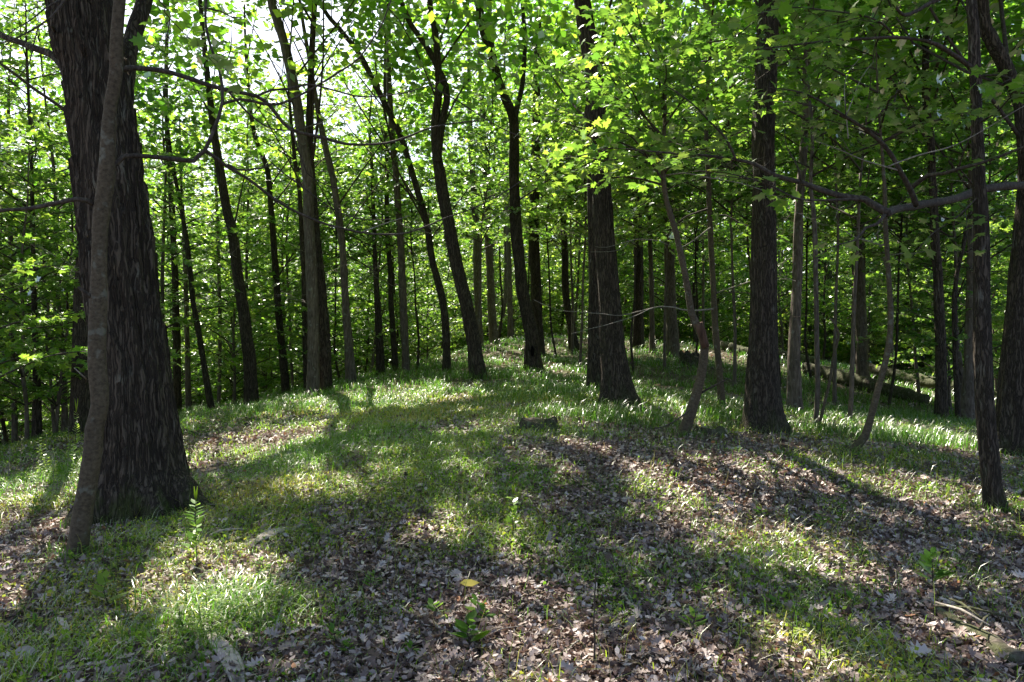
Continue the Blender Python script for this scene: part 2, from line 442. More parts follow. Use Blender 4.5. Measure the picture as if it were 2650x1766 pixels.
M_SHAG = plate_mat("shagbark", (.030, .022, .016), (.062, .046, .034), (.135, .104, .078), 30, 1.7, moss=.8, lichen=.35, width=.26)
M_OAKB = plate_mat("ridged_bark", (.028, .021, .015), (.055, .041, .031), (.125, .097, .075), 40, 4, moss=.35, lichen=.3, bump=.9, width=.26)
M_GREYB = bark_mat("grey_bark", (.06, .048, .038), (.13, .105, .085), (.215, .18, .15), k=13, zs=.2, bump=.6, spots=.35)
M_SMOOTH = bark_mat("smooth_bark", (.060, .046, .031), (.105, .082, .056), (.15, .122, .088), k=16, zs=1.2, bump=.3, spots=.3, moss=.3)
M_TWIG = bark_mat("twig_bark", (.03, .024, .02), (.07, .056, .047), (.14, .12, .105), k=20, zs=.5, bump=.2)
M_PALE = bark_mat("dead_twig", (.16, .14, .12), (.28, .255, .23), (.42, .39, .36), k=22, zs=.5, bump=.2)
M_LOG = bark_mat("log_bark", (.02, .016, .012), (.065, .052, .042), (.20, .17, .145), k=9, zs=.5, bump=.8, spots=.4, moss=.5)
M_SLAB = bark_mat("bark_slab", (.24, .20, .175), (.42, .365, .33), (.55, .50, .46), k=14, zs=1, bump=.3)

def ground_mat():
    m, nt, out = new_mat("forest_floor")
    L = nt.links; N = nt.nodes
    tc = N.new("ShaderNodeTexCoord")
    v = N.new("ShaderNodeTexVoronoi"); v.inputs["Scale"].default_value = 16; L.new(tc.outputs["Object"], v.inputs[0])
    n1 = N.new("ShaderNodeTexNoise"); n1.inputs["Scale"].default_value = 30; n1.inputs["Detail"].default_value = 6; L.new(tc.outputs["Object"], n1.inputs[0])
    sx = N.new("ShaderNodeSeparateColor"); L.new(v.outputs["Color"], sx.inputs[0])
    md = N.new("ShaderNodeMath"); md.operation = 'MULTIPLY_ADD'; md.inputs[1].default_value = .5; L.new(sx.outputs[0], md.inputs[0])
    m2 = N.new("ShaderNodeMath"); m2.operation = 'MULTIPLY'; m2.inputs[1].default_value = .6; L.new(n1.outputs[0], m2.inputs[0]); L.new(m2.outputs[0], md.inputs[2])
    c = ramp(nt, md.outputs[0], [(.2, (.035, .022, .016)), (.5, (.09, .062, .046)), (.75, (.18, .135, .11)), (1, (.27, .22, .19))])
    at = N.new("ShaderNodeAttribute"); at.attribute_name = "rnd"
    gcol = ramp(nt, n1.outputs[0], [(.3, (.03, .045, .012)), (.7, (.075, .095, .028))])
    mx = N.new("ShaderNodeMix"); mx.data_type = 'RGBA'
    L.new(at.outputs["Fac"], mx.inputs["Factor"]); L.new(c, mx.inputs[6]); L.new(gcol, mx.inputs[7])
    b = N.new("ShaderNodeBsdfPrincipled"); b.inputs["Roughness"].default_value = .95; b.inputs["Specular IOR Level"].default_value = .15
    L.new(mx.outputs[2], b.inputs["Base Color"])
    bp = N.new("ShaderNodeBump"); bp.inputs["Strength"].default_value = .8; bp.inputs["Distance"].default_value = .04
    L.new(md.outputs[0], bp.inputs["Height"]); L.new(bp.outputs[0], b.inputs["Normal"])
    L.new(b.outputs[0], out.inputs[0])
    return m
M_GROUND = ground_mat()

# ------------------------------------------------------------------ where green cover grows (ground x, y -> 0..1)
_GREEN = [(300,1500,330,120,1),(560,1590,190,110,1),(700,1260,330,80,.9),(1100,1290,330,110,1),(1000,1150,400,60,.8),(1330,1390,170,70,.9),(1560,1490,260,110,1),
 (1680,1260,130,50,.8),(2130,1650,330,110,.95),(1850,1330,150,60,.6),(900,1560,130,70,.7),(250,1690,330,90,.65),(150,1230,200,90,.9),(2450,1480,110,60,.6),
 (2330,1200,330,60,.7),(2080,1420,120,50,.7),(1950,1520,200,50,.4),(2600,1600,80,60,.4),(620,1400,240,70,.6),(2500,1380,160,40,.5)]
_BROWN = [(1150,1640,420,150,1),(900,1500,190,60,.9),(720,1130,170,35,.9),(1420,1330,130,40,.8),(2020,1270,360,50,.9),(2300,1420,260,60,.7),(1700,1400,130,40,.6),
 (860,1330,130,40,.7),(2450,1700,200,90,.7),(1750,1700,150,70,.6),(1470,1180,180,30,.7),(170,1390,90,40,.6),(2100,1170,300,25,.5)]
def _blobs(lst):
    o = []
    for a, b, w, h, s in lst:
        c = hit(a, min(b, 1760)); l = hit(a + w, min(b, 1760)); f = hit(a, max(b - h, 900))
        o.append((c[0], c[1], abs(l[0] - c[0]), max(abs(f[1] - c[1]), .25), s))
    return o
_GB, _BB = _blobs(_GREEN), _blobs(_BROWN)
def green_map(x, y):
    G = np.clip((y - 10.5) / 4.0, 0, .75)
    for bl, sg in ((_GB, 1), (_BB, -1)):
        for cx, cy_, w, h, s in bl:
            G = G + sg * s * np.exp(-(((x - cx) / w) ** 2 + ((y - cy_) / h) ** 2) * 1.4)
    n = noise2(x, y, 1.1, 31) * .55 + noise2(x, y, 3.1, 32) * .45
    return np.clip(G * .62 + (n - .5) * 2.0 + .22 - .06 * np.clip((x - 1) / 2, 0, 1), 0, 1)

# ------------------------------------------------------------------ ground
def ground():
    def axis(c, inner, step, outer, k):
        a = [0.0]
        while a[-1] < inner: a.append(a[-1] + step)
        s = step
        while a[-1] < outer: s *= k; a.append(a[-1] + s)
        a = np.array(a)
        return a
    ax = axis(0, 13, .14, 420, 1.16); xs = np.concatenate([-ax[:0:-1], ax])
    ay = axis(0, 30, .16, 420, 1.16); by = axis(0, 4, .3, 60, 1.3)
    ys = np.concatenate([-by[:0:-1], ay])
    X, Y = np.meshgrid(xs, ys)
    Z = gz(X, Y)
    nx, ny = len(xs), len(ys)
    V = np.stack([X, Y, Z], 2).reshape(-1, 3)
    i = np.arange(ny - 1)[:, None] * nx; j = np.arange(nx - 1)[None]
    Q = np.stack([i + j, i + j + 1, i + nx + j + 1, i + nx + j], 2).reshape(-1)
    g = green_map(V[:, 0], V[:, 1]) * np.clip(1.6 - V[:, 1] / 40, .35, 1)
    me = raw_mesh("ground", V, Q, np.full((nx - 1) * (ny - 1), 4), g * .85, [M_GROUND], None, True)
    o = bpy.data.objects.new("ground", me); COL.objects.link(o)
    tag(o, "leaf-strewn forest floor rising to a low knoll", kind="structure")
ground()

# ------------------------------------------------------------------ trees
def bark_disp(kind, seed, flare, z0, zflare=.35):
    def f(pts, rad, a, x, y):
        k, s = len(pts), len(a)
        ln = np.concatenate([[0], np.cumsum(np.linalg.norm(np.diff(pts, axis=0), axis=1))])
        rr = np.repeat(rad[:, None], s, 1)
        d = np.zeros((k, s))
        ca, sa = np.cos(a)[None] * rr, np.sin(a)[None] * rr
        zz = np.repeat(ln[:, None], s, 1)
        q = lambda kx, kz, sd: vnoise(np.stack([(ca * kx).ravel(), (sa * kx).ravel(), (zz * kz).ravel()], 1), sd).reshape(k, s)
        if kind == 'shag':
            warp = q(3, 1.2, seed + 5) * .05
            ca, sa = ca + warp, sa - warp
            n = q(34, 1.1, seed) * .65 + q(70, 2.5, seed + 7) * .35
            plate = np.clip((n - .42) * 8, 0, 1)
            lift = (zz * 1.1 + q(14, .25, seed + 3) * 4) % 1.0
            hi = np.clip((zz - .9) / 1.2, .25, 1)
            d += (plate - .6) * .030 + hi * plate * lift ** 3 * .034 + (q(90, 5, seed + 1) - .5) * .012
        elif kind == 'ridged':
            n = q(34, 2.6, seed)
            d += (np.clip((n - .38) * 6, 0, 1) - .5) * .018 + (q(8, 2, seed + 1) - .5) * .02
        elif kind == 'smooth':
            d += (q(9, 3.0, seed) - .5) * .012 + (q(2.5, 5, seed + 4) - .5) * .016 + (q(30, 6, seed + 2) - .5) * .003
        d *= np.clip(rr / .12, .25, 1)
        if flare:
            h = np.maximum(zz - z0, 0)
            lob = .2 + 1.7 * np.clip(np.sin(a * 3 + seed)[None] * .6 + np.sin(a * 5 + seed * 2.3)[None] * .5, 0, 1.2)
            d += rr * flare * np.exp(-h / zflare) * lob
        return d
    return f

def crown_over(rng, top, axis_pts, rx, h, n_clump, per, size=.23, low=0.0):
    """a high crown: clumps of leaves on limbs that leave the stem"""
    g = Geo()
    cz = top[2]
    pos = []; 
    for i in range(n_clump):
        u = rng.random()
        z = cz - h * (1 - u) + low
        a = rng.random() * 6.283
        prof = math.sin(math.pi * (0.12 + 0.8 * u)) ** .6
        r = rx * prof * math.sqrt(rng.random() * .9 + .1)
        k = np.argmin(np.abs(axis_pts[:, 2] - (z - r * 1.1 - .4)))
        st = axis_pts[k]
        e = np.array([st[0] + math.cos(a) * r, st[1] + math.sin(a) * r, z])
        mid = st * .5 + e * .5 + np.array([0, 0, .06 * r]) + rng.normal(0, .25, 3)
        if i % 5 == 0:
            pp = catmull([st, mid, e], .5)
            g.tube(pp, np.linspace(.010 + .007 * r, .005, len(pp)), 5, 1)
        pos.append(e[None] + rng.normal(0, 1, (per, 3)) * np.array([.75, .75, .42])[None])
    pos = np.concatenate(pos)
    pos = pos[sun_keep(pos, rng)]
    n = len(pos)
    nor = np.array([0, 0, 1.0])[None] + rng.normal(0, .55, (n, 3))
    rot = frames(nor, rng.normal(0, 1, (n, 3)))
    g.leaves(*KITE, pos, rot, rng.uniform(.7, 1.25, n) * size, rng.random(n))
    return g

def twig_leaves(g, rng, path, T, size, spacing=.07, tw=(.25, .7), every=.22, leafmi=0, barkmi=1, droop=.12, flat=.35, keep=None, r0=.004, start=.15, frac=1.0):
    """side twigs with leaves along a branch, held in flat sprays"""
    path = np.asarray(path)
    seg = np.linalg.norm(np.diff(path, axis=0), axis=1)
    ln = np.concatenate([[0], np.cumsum(seg)])
    tot = ln[-1]
    s = tot * start
    side = 1
    PP, NN, HH = [], [], []
    while s < tot + .01:
        k = min(np.searchsorted(ln, s), len(path) - 1); k = max(k, 1)
        p = path[k - 1] + (path[k] - path[k - 1]) * ((s - ln[k - 1]) / max(seg[k - 1], 1e-6))
        d = norm(path[k] - path[k - 1])
        up = np.array([0, 0, 1.0])
        sd_ = norm(np.cross(d, up) + 1e-6) * side
        side = -side
        if rng.random() > frac: s += every * rng.uniform(.6, 1.4); continue
        L = rng.uniform(*tw) * (1.15 - .5 * s / tot)
        dirn = norm(d * rng.uniform(.5, 1.0) + sd_ * rng.uniform(.5, 1.1) + up * rng.normal(.05, .2))
        if s + every > tot: dirn = d
        m = max(3, int(L / spacing))
        t = np.linspace(0, 1, m)
        tp = p[None] + dirn[None] * (t * L)[:, None] - up[None] * (droop * L * t ** 2)[:, None]
        g.tube(tp[[0, m // 2, m - 1]], [r0, r0 * .7, r0 * .3], 4, barkmi, cap=False)
        t2 = np.repeat(t[1:] if m > 3 else t, 2)
        lp = p[None] + dirn[None] * (t2 * L)[:, None] - up[None] * (droop * L * t2 ** 2)[:, None]
        lat = np.cross(dirn, up); lat = lat / max(np.linalg.norm(lat), 1e-6)
        sg = np.where(np.arange(len(lp)) % 2 == 0, 1, -1)[:, None]
        off = sg * lat[None] * rng.uniform(.02, .11, (len(lp), 1))
        PP.append(lp + off + rng.normal(0, .03, lp.shape))
        HH.append(dirn[None] * .8 + sg * lat[None] * .8 + rng.normal(0, .4, lp.shape) - up[None] * .25)
        NN.append(up[None] + rng.normal(0, flat, lp.shape))
        s += every * rng.uniform(.6, 1.4)
    if not PP: return
    PP = np.concatenate(PP); HH = np.concatenate(HH); NN = np.concatenate(NN)
    if keep is not None:
        k = keep(PP); PP, HH, NN = PP[k], HH[k], NN[k]
    n = len(PP)
    g.leaves(*T, PP, frames(NN, HH), rng.uniform(.65, 1.2, n) * size, rng.random(n), leafmi)

def crown_under(rng, stem, h0, spread, nb, T, size, every=.3, spacing=.09, tw=(.35, .9), rise=.35, frac=1.0, flat=.48, keep=None):
    every, spacing = every * 1.9, spacing * .62
    """layered understory crown on a stem (points of the stem, bottom to top)"""
    g = Geo()
    stem = np.asarray(stem)
    z0, z1 = stem[0, 2], stem[-1, 2]
    H = z1 - z0
    for i in range(nb):
        u = h0 + (1 - h0) * (i + rng.random()) / nb
        k = min(int(u * (len(stem) - 1)), len(stem) - 1)
        st = stem[k]
        a = i * 2.4 + rng.normal(0, .4)
        v = (u - h0) / (1 - h0)
        L = spread * (.55 + .75 * math.sin(math.pi * min(1, .25 + v * .75)) ** .8) * rng.uniform(.6, 1.1) * (1.05 - .65 * v)
        dh = np.array([math.cos(a), math.sin(a), 0])
        pts = [st, st + dh * L * .35 + np.array([0, 0, L * rise * .5]), st + dh * L * .7 + np.array([0, 0, L * rise * .7]) + rng.normal(0, .08, 3), st + dh * L + np.array([0, 0, L * rise * .7]) + rng.normal(0, .15, 3)]
        pp = catmull(pts, .25)
        g.tube(pp, np.linspace(.008 + .006 * L, .003, len(pp)), 5, 1)
        twig_leaves(g, rng, pp, T, size, spacing, tw, every, frac=frac, r0=.003, flat=flat, keep=keep)
    return g

MATS = {'shag': M_SHAG, 'ridged': M_OAKB, 'grey': M_GREYB, 'smooth': M_SMOOTH}
RING = {'shag': .03, 'ridged': .09, 'grey': .12, 'smooth': .08}
SEGS = {'shag': 150, 'ridged': 48, 'grey': 20, 'smooth': 24}
TREES = {}
def stem_points(pl, d, top_z, d_top=None):
    """photo polyline (x, y, width px) from the base up -> 3D points and radii, extended to top_z"""
    n = len(pl)
    dd = np.linspace(d, d_top if d_top else d, n)
    pts = np.array([P(a, b, q) for (a, b, w), q in zip(pl, dd)])
    rad = np.array([w / 2 / FS * q for (a, b, w), q in zip(pl, dd)])
    pts[0, 2] = gz1(pts[0, 0], pts[0, 1]) - .02
    if top_z and pts[-1, 2] < top_z:
        v = norm(pts[-1] - pts[-3 if n > 2 else -2]); p = pts[-1]; r = rad[-1]
        rem = top_z - p[2]
        k = max(2, int(rem / 2.2))
        ex, er = [], []
        for i in range(k):
            v = norm(v * .8 + np.array([0, 0, 1.0]) * .35 + RNG.normal(0, .06, 3))
            p = p + v * rem / k / max(v[2], .5)
            ex.append(p); er.append(r * (1 - .85 * (i + 1) / k))
        pts = np.concatenate([pts, ex]); rad = np.concatenate([rad, er])
    return pts, rad

def tree(name, label, bark, d, pl, top=17, crown='over', flare=.25, cat='tree', group=None, seed=None, rx=4.0, d_top=None, sink=.25, n_clump=46, per=150, zflare=.35, **kw):
    seed = seed if seed is not None else len(TREES) * 7 + 3
    rng = np.random.default_rng(seed)
    pts, rad = stem_points(pl, d, top, d_top)
    base = pts[0].copy()
    root = thing(name, label, cat, base, group)
    down = np.concatenate([[pts[0] - np.array([0, 0, sink])], pts]); rd = np.concatenate([[rad[0]], rad])
    P4 = catmull(np.concatenate([down, rd[:, None]], 1), RING[bark])
    g = Geo()
    seg = SEGS[bark] if rad[0] > .05 else 12
    g.tube(P4[:, :3], np.maximum(P4[:, 3], .004), seg, 0, disp=bark_disp('ridged' if bark == 'grey' else bark, seed, flare, sink, zflare))
    tr = g.obj('trunk', [MATS[bark]], root, base, smooth=True)
    st = P4[:, :3]
    if crown == 'over':
        h = min(top * .55, 10)
        g = crown_over(rng, pts[-1], st, rx, h, n_clump, per if d < 15 or base[0] > 2.5 else int(per * .5))
        g.obj('crown', [M_CANOPY, M_TWIG], root, base)
    elif crown == 'under':
        g = crown_under(rng, st, kw.get('h0', .5), kw.get('spread', 1.6), kw.get('nb', 16), kw.get('T', STAR), kw.get('size', .13), every=kw.get('every', .26), keep=pool_keep)
        g.obj('crown', [M_LEAF, M_TWIG], root, base)
    TREES[label] = (root, base, pts, rad)
    return root, base, st, rng

T = tree
# the big tree and its neighbours on the left
hick, hick_b, hick_st, _ = T('shagbark_hickory', "massive shaggy-barked trunk with flared mossy roots", 'shag', 7.3,
  [(372,1318,235),(369,1270,222),(367,1190,200),(347,972,170),(318,781,166),(298,600,163),(273,383,150),(247,191,147),(214,0,153)], top=17, rx=4.5, flare=.42, n_clump=60, zflare=.28, per=150)
lean, lean_b, lean_st, _ = T('leaning_maple', "thin pale smooth leaning tree in front of the massive shaggy trunk", 'smooth', 5.8,
  [(200,1450,50),(215,1330,45),(241,1166,44),(244,1110,45),(259,1049,44),(251,934,42),(253,820,43),(256,743,40),(259,590,39),(275,459,38),(279,383,36),(286,268,33),(300,191,34),(310,0,30)], top=8.5, crown='under', h0=.72, spread=1.5, nb=12, flare=.15)
T('oak_tree', "dark ridged trunk half hidden behind the massive shaggy trunk", 'ridged', 13, [(212,1128,54),(213,1000,48),(215,820,44),(222,590,38),(232,300,34),(240,50,30)], top=16, flare=.2)
T('young_tree', "thin trunk with two bare silvery weeds before its foot, by the left edge", 'grey', 17, [(40,1192,15),(35,1000,14),(31,860,13),(28,650,11),(26,480,9),(22,300,8)], top=9.5, crown='under', spread=2.3, nb=26, h0=.25, flare=.1, size=.13)
T('young_tree', "dark forked trunk between the left edge and the ridged half-hidden trunk", 'ridged', 15, [(95,1178,26),(96,1080,22),(92,900,15),(87,740,12),(84,560,10),(80,380,9)], top=9, crown='under', spread=2.2, nb=26, h0=.3, flare=.2, size=.13)
T('young_tree', "slim pinkish grey trunk just left of the dark half-hidden trunk", 'grey', 17, [(168,1135,16),(164,934,14),(157,858,13),(150,760,12),(145,620,10),(140,450,8)], top=9.5, crown='under', spread=2.2, nb=24, h0=.35, flare=.1, size=.13)
T('young_tree', "straight dark trunk, first one right of the shaggy trunk", 'ridged', 22, [(460,1072,20),(457,860,18),(450,640,15),(440,450,13),(430,250,11)], top=15, rx=3, n_clump=30, flare=.1)
T('young_tree', "short dark thin trunk, second one right of the shaggy trunk", 'grey', 23, [(488,1075,14),(483,820,12),(478,650,10),(470,480,8)], top=9, crown='under', spread=2, nb=20, h0=.3, flare=.1)
T('young_tree', "thin crooked dark stem leaning left, third right of the shaggy trunk", 'ridged', 20, [(550,1085,17),(535,990,16),(520,896,15),(500,780,13),(490,685,13),(478,590,11),(455,470,9),(440,380,8)], top=9, crown='under', spread=2, nb=20, h0=.45, flare=.15)
T('young_tree', "pencil-thin straight stem in the bright understory left of the wide dark leaning trunk", 'grey', 24, [(566,1055,9),(569,850,9),(563,590,8),(558,450,7),(552,300,6)], top=8, crown='under', spread=1.8, nb=18, h0=.4, flare=.1)
T('oak_tree', "wide dark trunk leaning left on the edge of the grassy bank", 'ridged', 19, [(652,1055,34),(646,935,31),(632,820,28),(615,705,26),(600,590,24),(589,555,23),(566,420,20),(551,320,17),(535,180,14)], top=14, rx=3.4, flare=.2)
T('young_tree', "slender dark trunk left of the pale trunk with a dark twin", 'ridged', 22, [(742,1025,20),(731,915,19),(719,781,17),(708,628,15),(693,450,13),(670,380,11),(655,330,10),(640,200,8)], top=12, rx=3, n_clump=26, flare=.1)
T('tall_tree', "tall pale grey trunk with a dark twin close behind its right side", 'grey', 18, [(809,1033,30),(811,896,27),(807,743,27),(800,590,26),(796,459,26),(780,344,26),(765,249,25),(746,153,24),(719,57,23),(696,-30,21)], top=18, flare=.18)
T('tall_tree', "dark twin trunk close behind the tall pale grey trunk", 'ridged', 18.6, [(842,1026,34),(838,858,29),(826,705,25),(815,590,23),(805,450,20),(800,330,17)], top=16, flare=.25)
T('young_tree', "thin dark trunk hidden just left of the tall pale grey trunk", 'ridged', 21, [(793,1030,14),(788,800,13),(784,666,12),(775,500,11),(765,430,10),(752,300,8)], top=11, crown='under', spread=2.2, nb=22, h0=.5, flare=.1)
T('tall_tree', "brownish broken-looking trunk right of the pale trunk and its dark twin", 'grey', 20, [(908,998,28),(903,900,24),(897,820,20),(888,667,18),(880,590,18),(876,555,17),(857,440,16),(838,363,15),(815,240,12)], top=13, rx=3, n_clump=28, flare=.2)
T('young_tree', "thin upright trunk in the dark hollow left of two straight dark trunks", 'ridged', 23, [(985,980,21),(979,820,17),(972,705,12),(968,590,10),(962,430,8)], top=9, crown='under', spread=2.3, nb=24, h0=.35, flare=.15)
T('young_tree', "very dark narrow trunk close left of a greyish straight trunk", 'ridged', 23.5, [(1025,965,15),(1014,820,14),(1010,705,13),(1002,590,12),(1000,400,10),(996,220,8)], top=13, rx=2.6, n_clump=22, flare=.1)
T('tall_tree', "greyish straight trunk rising left of the hanging sunlit foliage", 'grey', 22, [(1051,968,20),(1044,781,18),(1037,628,18),(1033,574,17),(1025,459,16),(1014,344,15),(1006,191,13),(1006,60,11)], top=16, rx=3.4, flare=.15)
T('tall_tree', "slender tree whose upper stem leans far to the left, behind bright hanging leaves", 'ridged', 21, [(1156,968,21),(1150,804,18),(1117,667,18),(1106,590,17),(1087,516,16),(1064,440,15),(1048,383,15),(1025,325,15),(987,252,15),(957,191,14),(926,134,13),(880,77,12),(830,10,11)], top=14, rx=3.2, flare=.15)
tw_root, tw_b, tw_st, tw_rng = T('forked_tree', "dark leaning trunk with two upper stems crossing against the brightest sky gap", 'ridged', 18, [(1240,984,44),(1232,930,38),(1224,877,36),(1205,781,33),(1182,686,31),(1163,590,30),(1147,510,29),(1137,440,28),(1129,383,24),(1127,310,21),(1136,230,19),(1132,153,18),(1125,77,17),(1113,0,15)], top=17, flare=.25)
hole_root, hole_b, hole_st, _ = T('hollow_oak', "dark trunk with a small hole near its base, on the sunlit crest", 'ridged', 20, [(1383,965,44),(1378,910,38),(1374,858,34),(1354,762,31),(1343,667,29),(1335,590,28),(1331,478,26),(1331,383,25),(1328,306,24),(1305,249,22),(1289,210,22),(1274,145,21),(1255,96,20),(1240,20,18)], top=17, flare=.3)
T('oak_tree', "dark straight trunk standing directly behind the trunk with the small hole", 'ridged', 26, [(1396,940,32),(1392,858,28),(1386,720,27),(1381,590,26),(1385,480,24),(1388,300,20),(1392,100,16)], top=16, rx=3.4, flare=.15)
T('tall_tree', "grey trunk behind the dark leaning forked tree, nearer to it", 'grey', 30, [(1241,900,21),(1236,762,19),(1232,590,18),(1225,480,16),(1215,300,13)], top=16, rx=3.2, n_clump=30, flare=.2)
T('tall_tree', "grey trunk on the ridge between the forked tree and the tree with the hole", 'grey', 31, [(1278,908,24),(1270,743,19),(1262,590,18),(1255,430,15),(1247,250,12)], top=16, rx=3.2, n_clump=30, flare=.3)
T('young_tree', "thin far stem on the shaded back of the ridge near the tree with the hole", 'grey', 34, [(1320,890,14),(1318,705,13),(1312,500,10)], top=12, crown='under', spread=2.4, nb=22, h0=.4, flare=.1, size=.15)
T('oak_tree', "crooked dark trunk with bare side twigs alone on the sunny crest", 'ridged', 28, [(1487,914,26),(1477,839,20),(1465,762,18),(1461,628,16),(1455,540,14),(1450,480,12),(1440,330,9)], top=12, rx=2.6, n_clump=24, flare=.3)
ctr_root, ctr_b, ctr_st, _ = T('forest_oak', "stout dark ridged trunk with spreading foot in the middle of the grass", 'ridged', 13,
  [(1600,1046,92),(1597,1020,84),(1592,972,75),(1584,877,61),(1578,781,54),(1571,686,51),(1563,590,50),(1561,560,49),(1554,459,48),(1547,383,49),(1541,287,54),(1546,210,47),(1526,115,47),(1506,0,42)], top=18, flare=.32, n_clump=60, zflare=.25)
T('forest_oak', "dark trunk tucked behind the left side of the stout central trunk", 'ridged', 15.5, [(1540,992,40),(1539,930,34),(1538,820,29),(1535,628,25),(1530,450,22),(1527,250,19)], top=15, flare=.25, rx=3.4)
T('oak_tree', "far dark trunk, first one right of the stout central trunk", 'ridged', 28, [(1653,900,28),(1653,800,25),(1653,705,24),(1650,560,22),(1645,400,18)], top=14, rx=3, n_clump=26, flare=.25)
T('young_tree', "thin far trunk between two wider ones right of the stout central trunk", 'grey', 26, [(1688,918,14),(1686,743,12),(1680,560,10),(1674,400,8)], top=10, crown='under', spread=2.2, nb=20, h0=.5, flare=.15)
T('tall_tree', "pale brown far trunk, widest between the central trunk and the crooked sapling", 'grey', 25, [(1743,928,36),(1739,850,29),(1735,781,27),(1731,590,25),(1728,495,22),(1722,300,17)], top=15, rx=3.4, flare=.25)
crook_root, crook_b, crook_st, crook_rng = T('crooked_maple', "crooked pale sapling bending right, with reddish torn bark halfway up", 'smooth', 10,
  [(1766,1136,30),(1780,1090,28),(1794,1049,26),(1814,972,23),(1823,896,21),(1808,850,19),(1790,812,18),(1779,743,17),(1764,667,16),(1748,597,15),(1729,535,14),(1718,478,12),(1716,400,10),(1722,250,8)], top=6.5, crown='none', flare=.15)
str_root, str_b, str_st, str_rng = T('straight_maple', "straight slim pale sapling just right of the crooked one", 'smooth', 14, [(1868,1052,20),(1861,953,17),(1852,858,16),(1846,743,15),(1838,590,14),(1833,459,12),(1828,300,10)], top=9, crown='none', flare=.12)
big_root, big_b, big_st, _ = T('forest_oak', "thick straight dark trunk with leaf litter at its foot, right of the saplings", 'ridged', 11,
  [(1974,1120,112),(1973,1060,94),(1973,972,81),(1976,820,66),(1977,590,60),(1976,497,58),(1974,383,54),(1981,230,54),(1990,0,51)], top=18, flare=.2, n_clump=60, zflare=.3)
T('tall_tree', "grey-brown trunk right beside the thick straight dark one", 'grey', 14, [(2056,1072,40),(2055,1000,34),(2055,896,28),(2062,743,24),(2066,590,23),(2072,480,21),(2085,300,19),(2090,120,17)], top=15, rx=3.6, flare=.2)
T('young_tree', "thin straight stem with a curved sapling springing from its foot", 'grey', 11.5, [(2110,1118,15),(2114,1040,13),(2116,972,13),(2112,781,12),(2108,590,11),(2098,480,10),(2102,340,8)], top=6.5, crown='under', spread=1.6, nb=14, h0=.6, flare=.1)
T('sapling', "short curved sapling springing from the foot of a thin straight stem", 'smooth', 11.3, [(2114,1126,9),(2130,1060,8),(2146,992,7),(2158,920,7),(2170,862,6),(2150,825,5)], top=0, crown='none', flare=.1)
T('young_tree', "spindly upright stem in the tall grass left of the bowed sapling", 'grey', 13, [(2200,1104,12),(2206,934,10),(2211,781,9),(2219,628,8),(2226,480,7)], top=7, crown='under', spread=1.7, nb=16, h0=.5, flare=.1)
T('bowed_sapling', "pale bowed sapling curving up and to the right from the leaf litter", 'smooth', 9.5, [(2198,1170,22),(2220,1153,20),(2238,1130,19),(2257,1068,17),(2276,992,16),(2296,915,15),(2305,827,14),(2299,705,13),(2292,590,12),(2288,470,9)], top=5.5, crown='under', spread=1.3, nb=10, h0=.7, flare=.1)
T('tall_tree', "greyish trunk among the fallen logs on the right slope", 'grey', 22, [(2236,1012,40),(2232,950,30),(2230,896,27),(2225,705,22),(2220,500,18),(2212,250,14)], top=15, rx=3.4, flare=.35)
T('oak_tree', "dark straight trunk rising from the tall grass left of the pale slim near tree", 'ridged', 15, [(2437,1095,32),(2436,1000,27),(2435,896,25),(2426,705,22),(2418,590,20),(2410,383,18),(2395,230,17),(2395,38,15)], top=15, rx=3.6, flare=.12)
T('young_tree', "slender dark stem forking upward just right of the dark straight grass-footed trunk", 'ridged', 15.5, [(2480,1102,14),(2472,896,12),(2472,743,11),(2498,609,9),(2520,450,7)], top=8.5, crown='under', spread=2, nb=18, h0=.4, flare=.1)
T('tall_tree', "greyish trunk partly hidden behind the slim near tree on the right", 'grey', 16, [(2505,1110,34),(2508,960,28),(2512,820,24),(2515,600,20),(2518,350,16)], top=14, rx=3.4, flare=.2)
slim_root, slim_b, slim_st, slim_rng = T('slim_tree', "slim upright near tree with furrowed bark, close to the right edge", 'ridged', 7.2,
  [(2574,1342,54),(2568,1270,46),(2558,1166,42),(2545,972,42),(2541,781,38),(2540,590,34),(2533,459,30),(2529,306,28),(2522,153,26),(2513,0,24)], top=9, crown='under', h0=.72, spread=1.8, nb=14, flare=.18)
edge_root, edge_b, edge_st, edge_rng = T('edge_oak', "heavy dark trunk cut by the right edge, its top bending back left", 'ridged', 10,
  [(2614,1190,86),(2618,1120,78),(2626,1000,76),(2640,880,76),(2660,640,72),(2668,500,60),(2664,420,48),(2650,306,38),(2636,249,34),(2602,172,33),(2563,96,31),(2540,0,28)], top=14, flare=.2)

# ---------------------------------------------------------------- limbs, branches and sprays on the near trees
def branch(root, base, pl, d0, d1, w0, w1, name='branch', mat=M_TWIG, leaves=None, seg=8, rng=None, jit=.0, step=.06):
    rng = rng or RNG
    pl = list(pl)
    dd = np.linspace(d0, d1, len(pl))
    pts = np.array([P(a, b, q) for (a, b), q in zip(pl, dd)])
    if jit: pts[1:] += rng.normal(0, jit, pts[1:].shape)
    w = np.linspace(w0, w1, len(pl)) / 2 / FS * dd
    C = catmull(np.concatenate([pts, w[:, None]], 1), step)
    g = Geo()
    rr = C[:, 3] * (1 + .25 * (vnoise(C[:, :3] * 9, 4) - .5))
    g.tube(C[:, :3] + (vnoise(C[:, :3] * 4, 9) - .5)[:, None] * .02, np.maximum(rr, .0015), seg, 0)
    o = g.obj(name, [mat], root, base, smooth=True)
    if leaves:
        g = Geo()
        twig_leaves(g, rng, C[:, :3], keep=pool_keep, **leaves)
        if g.V: g.obj('foliage', [M_LEAF, M_TWIG], o, base)
    return o, C[:, :3]

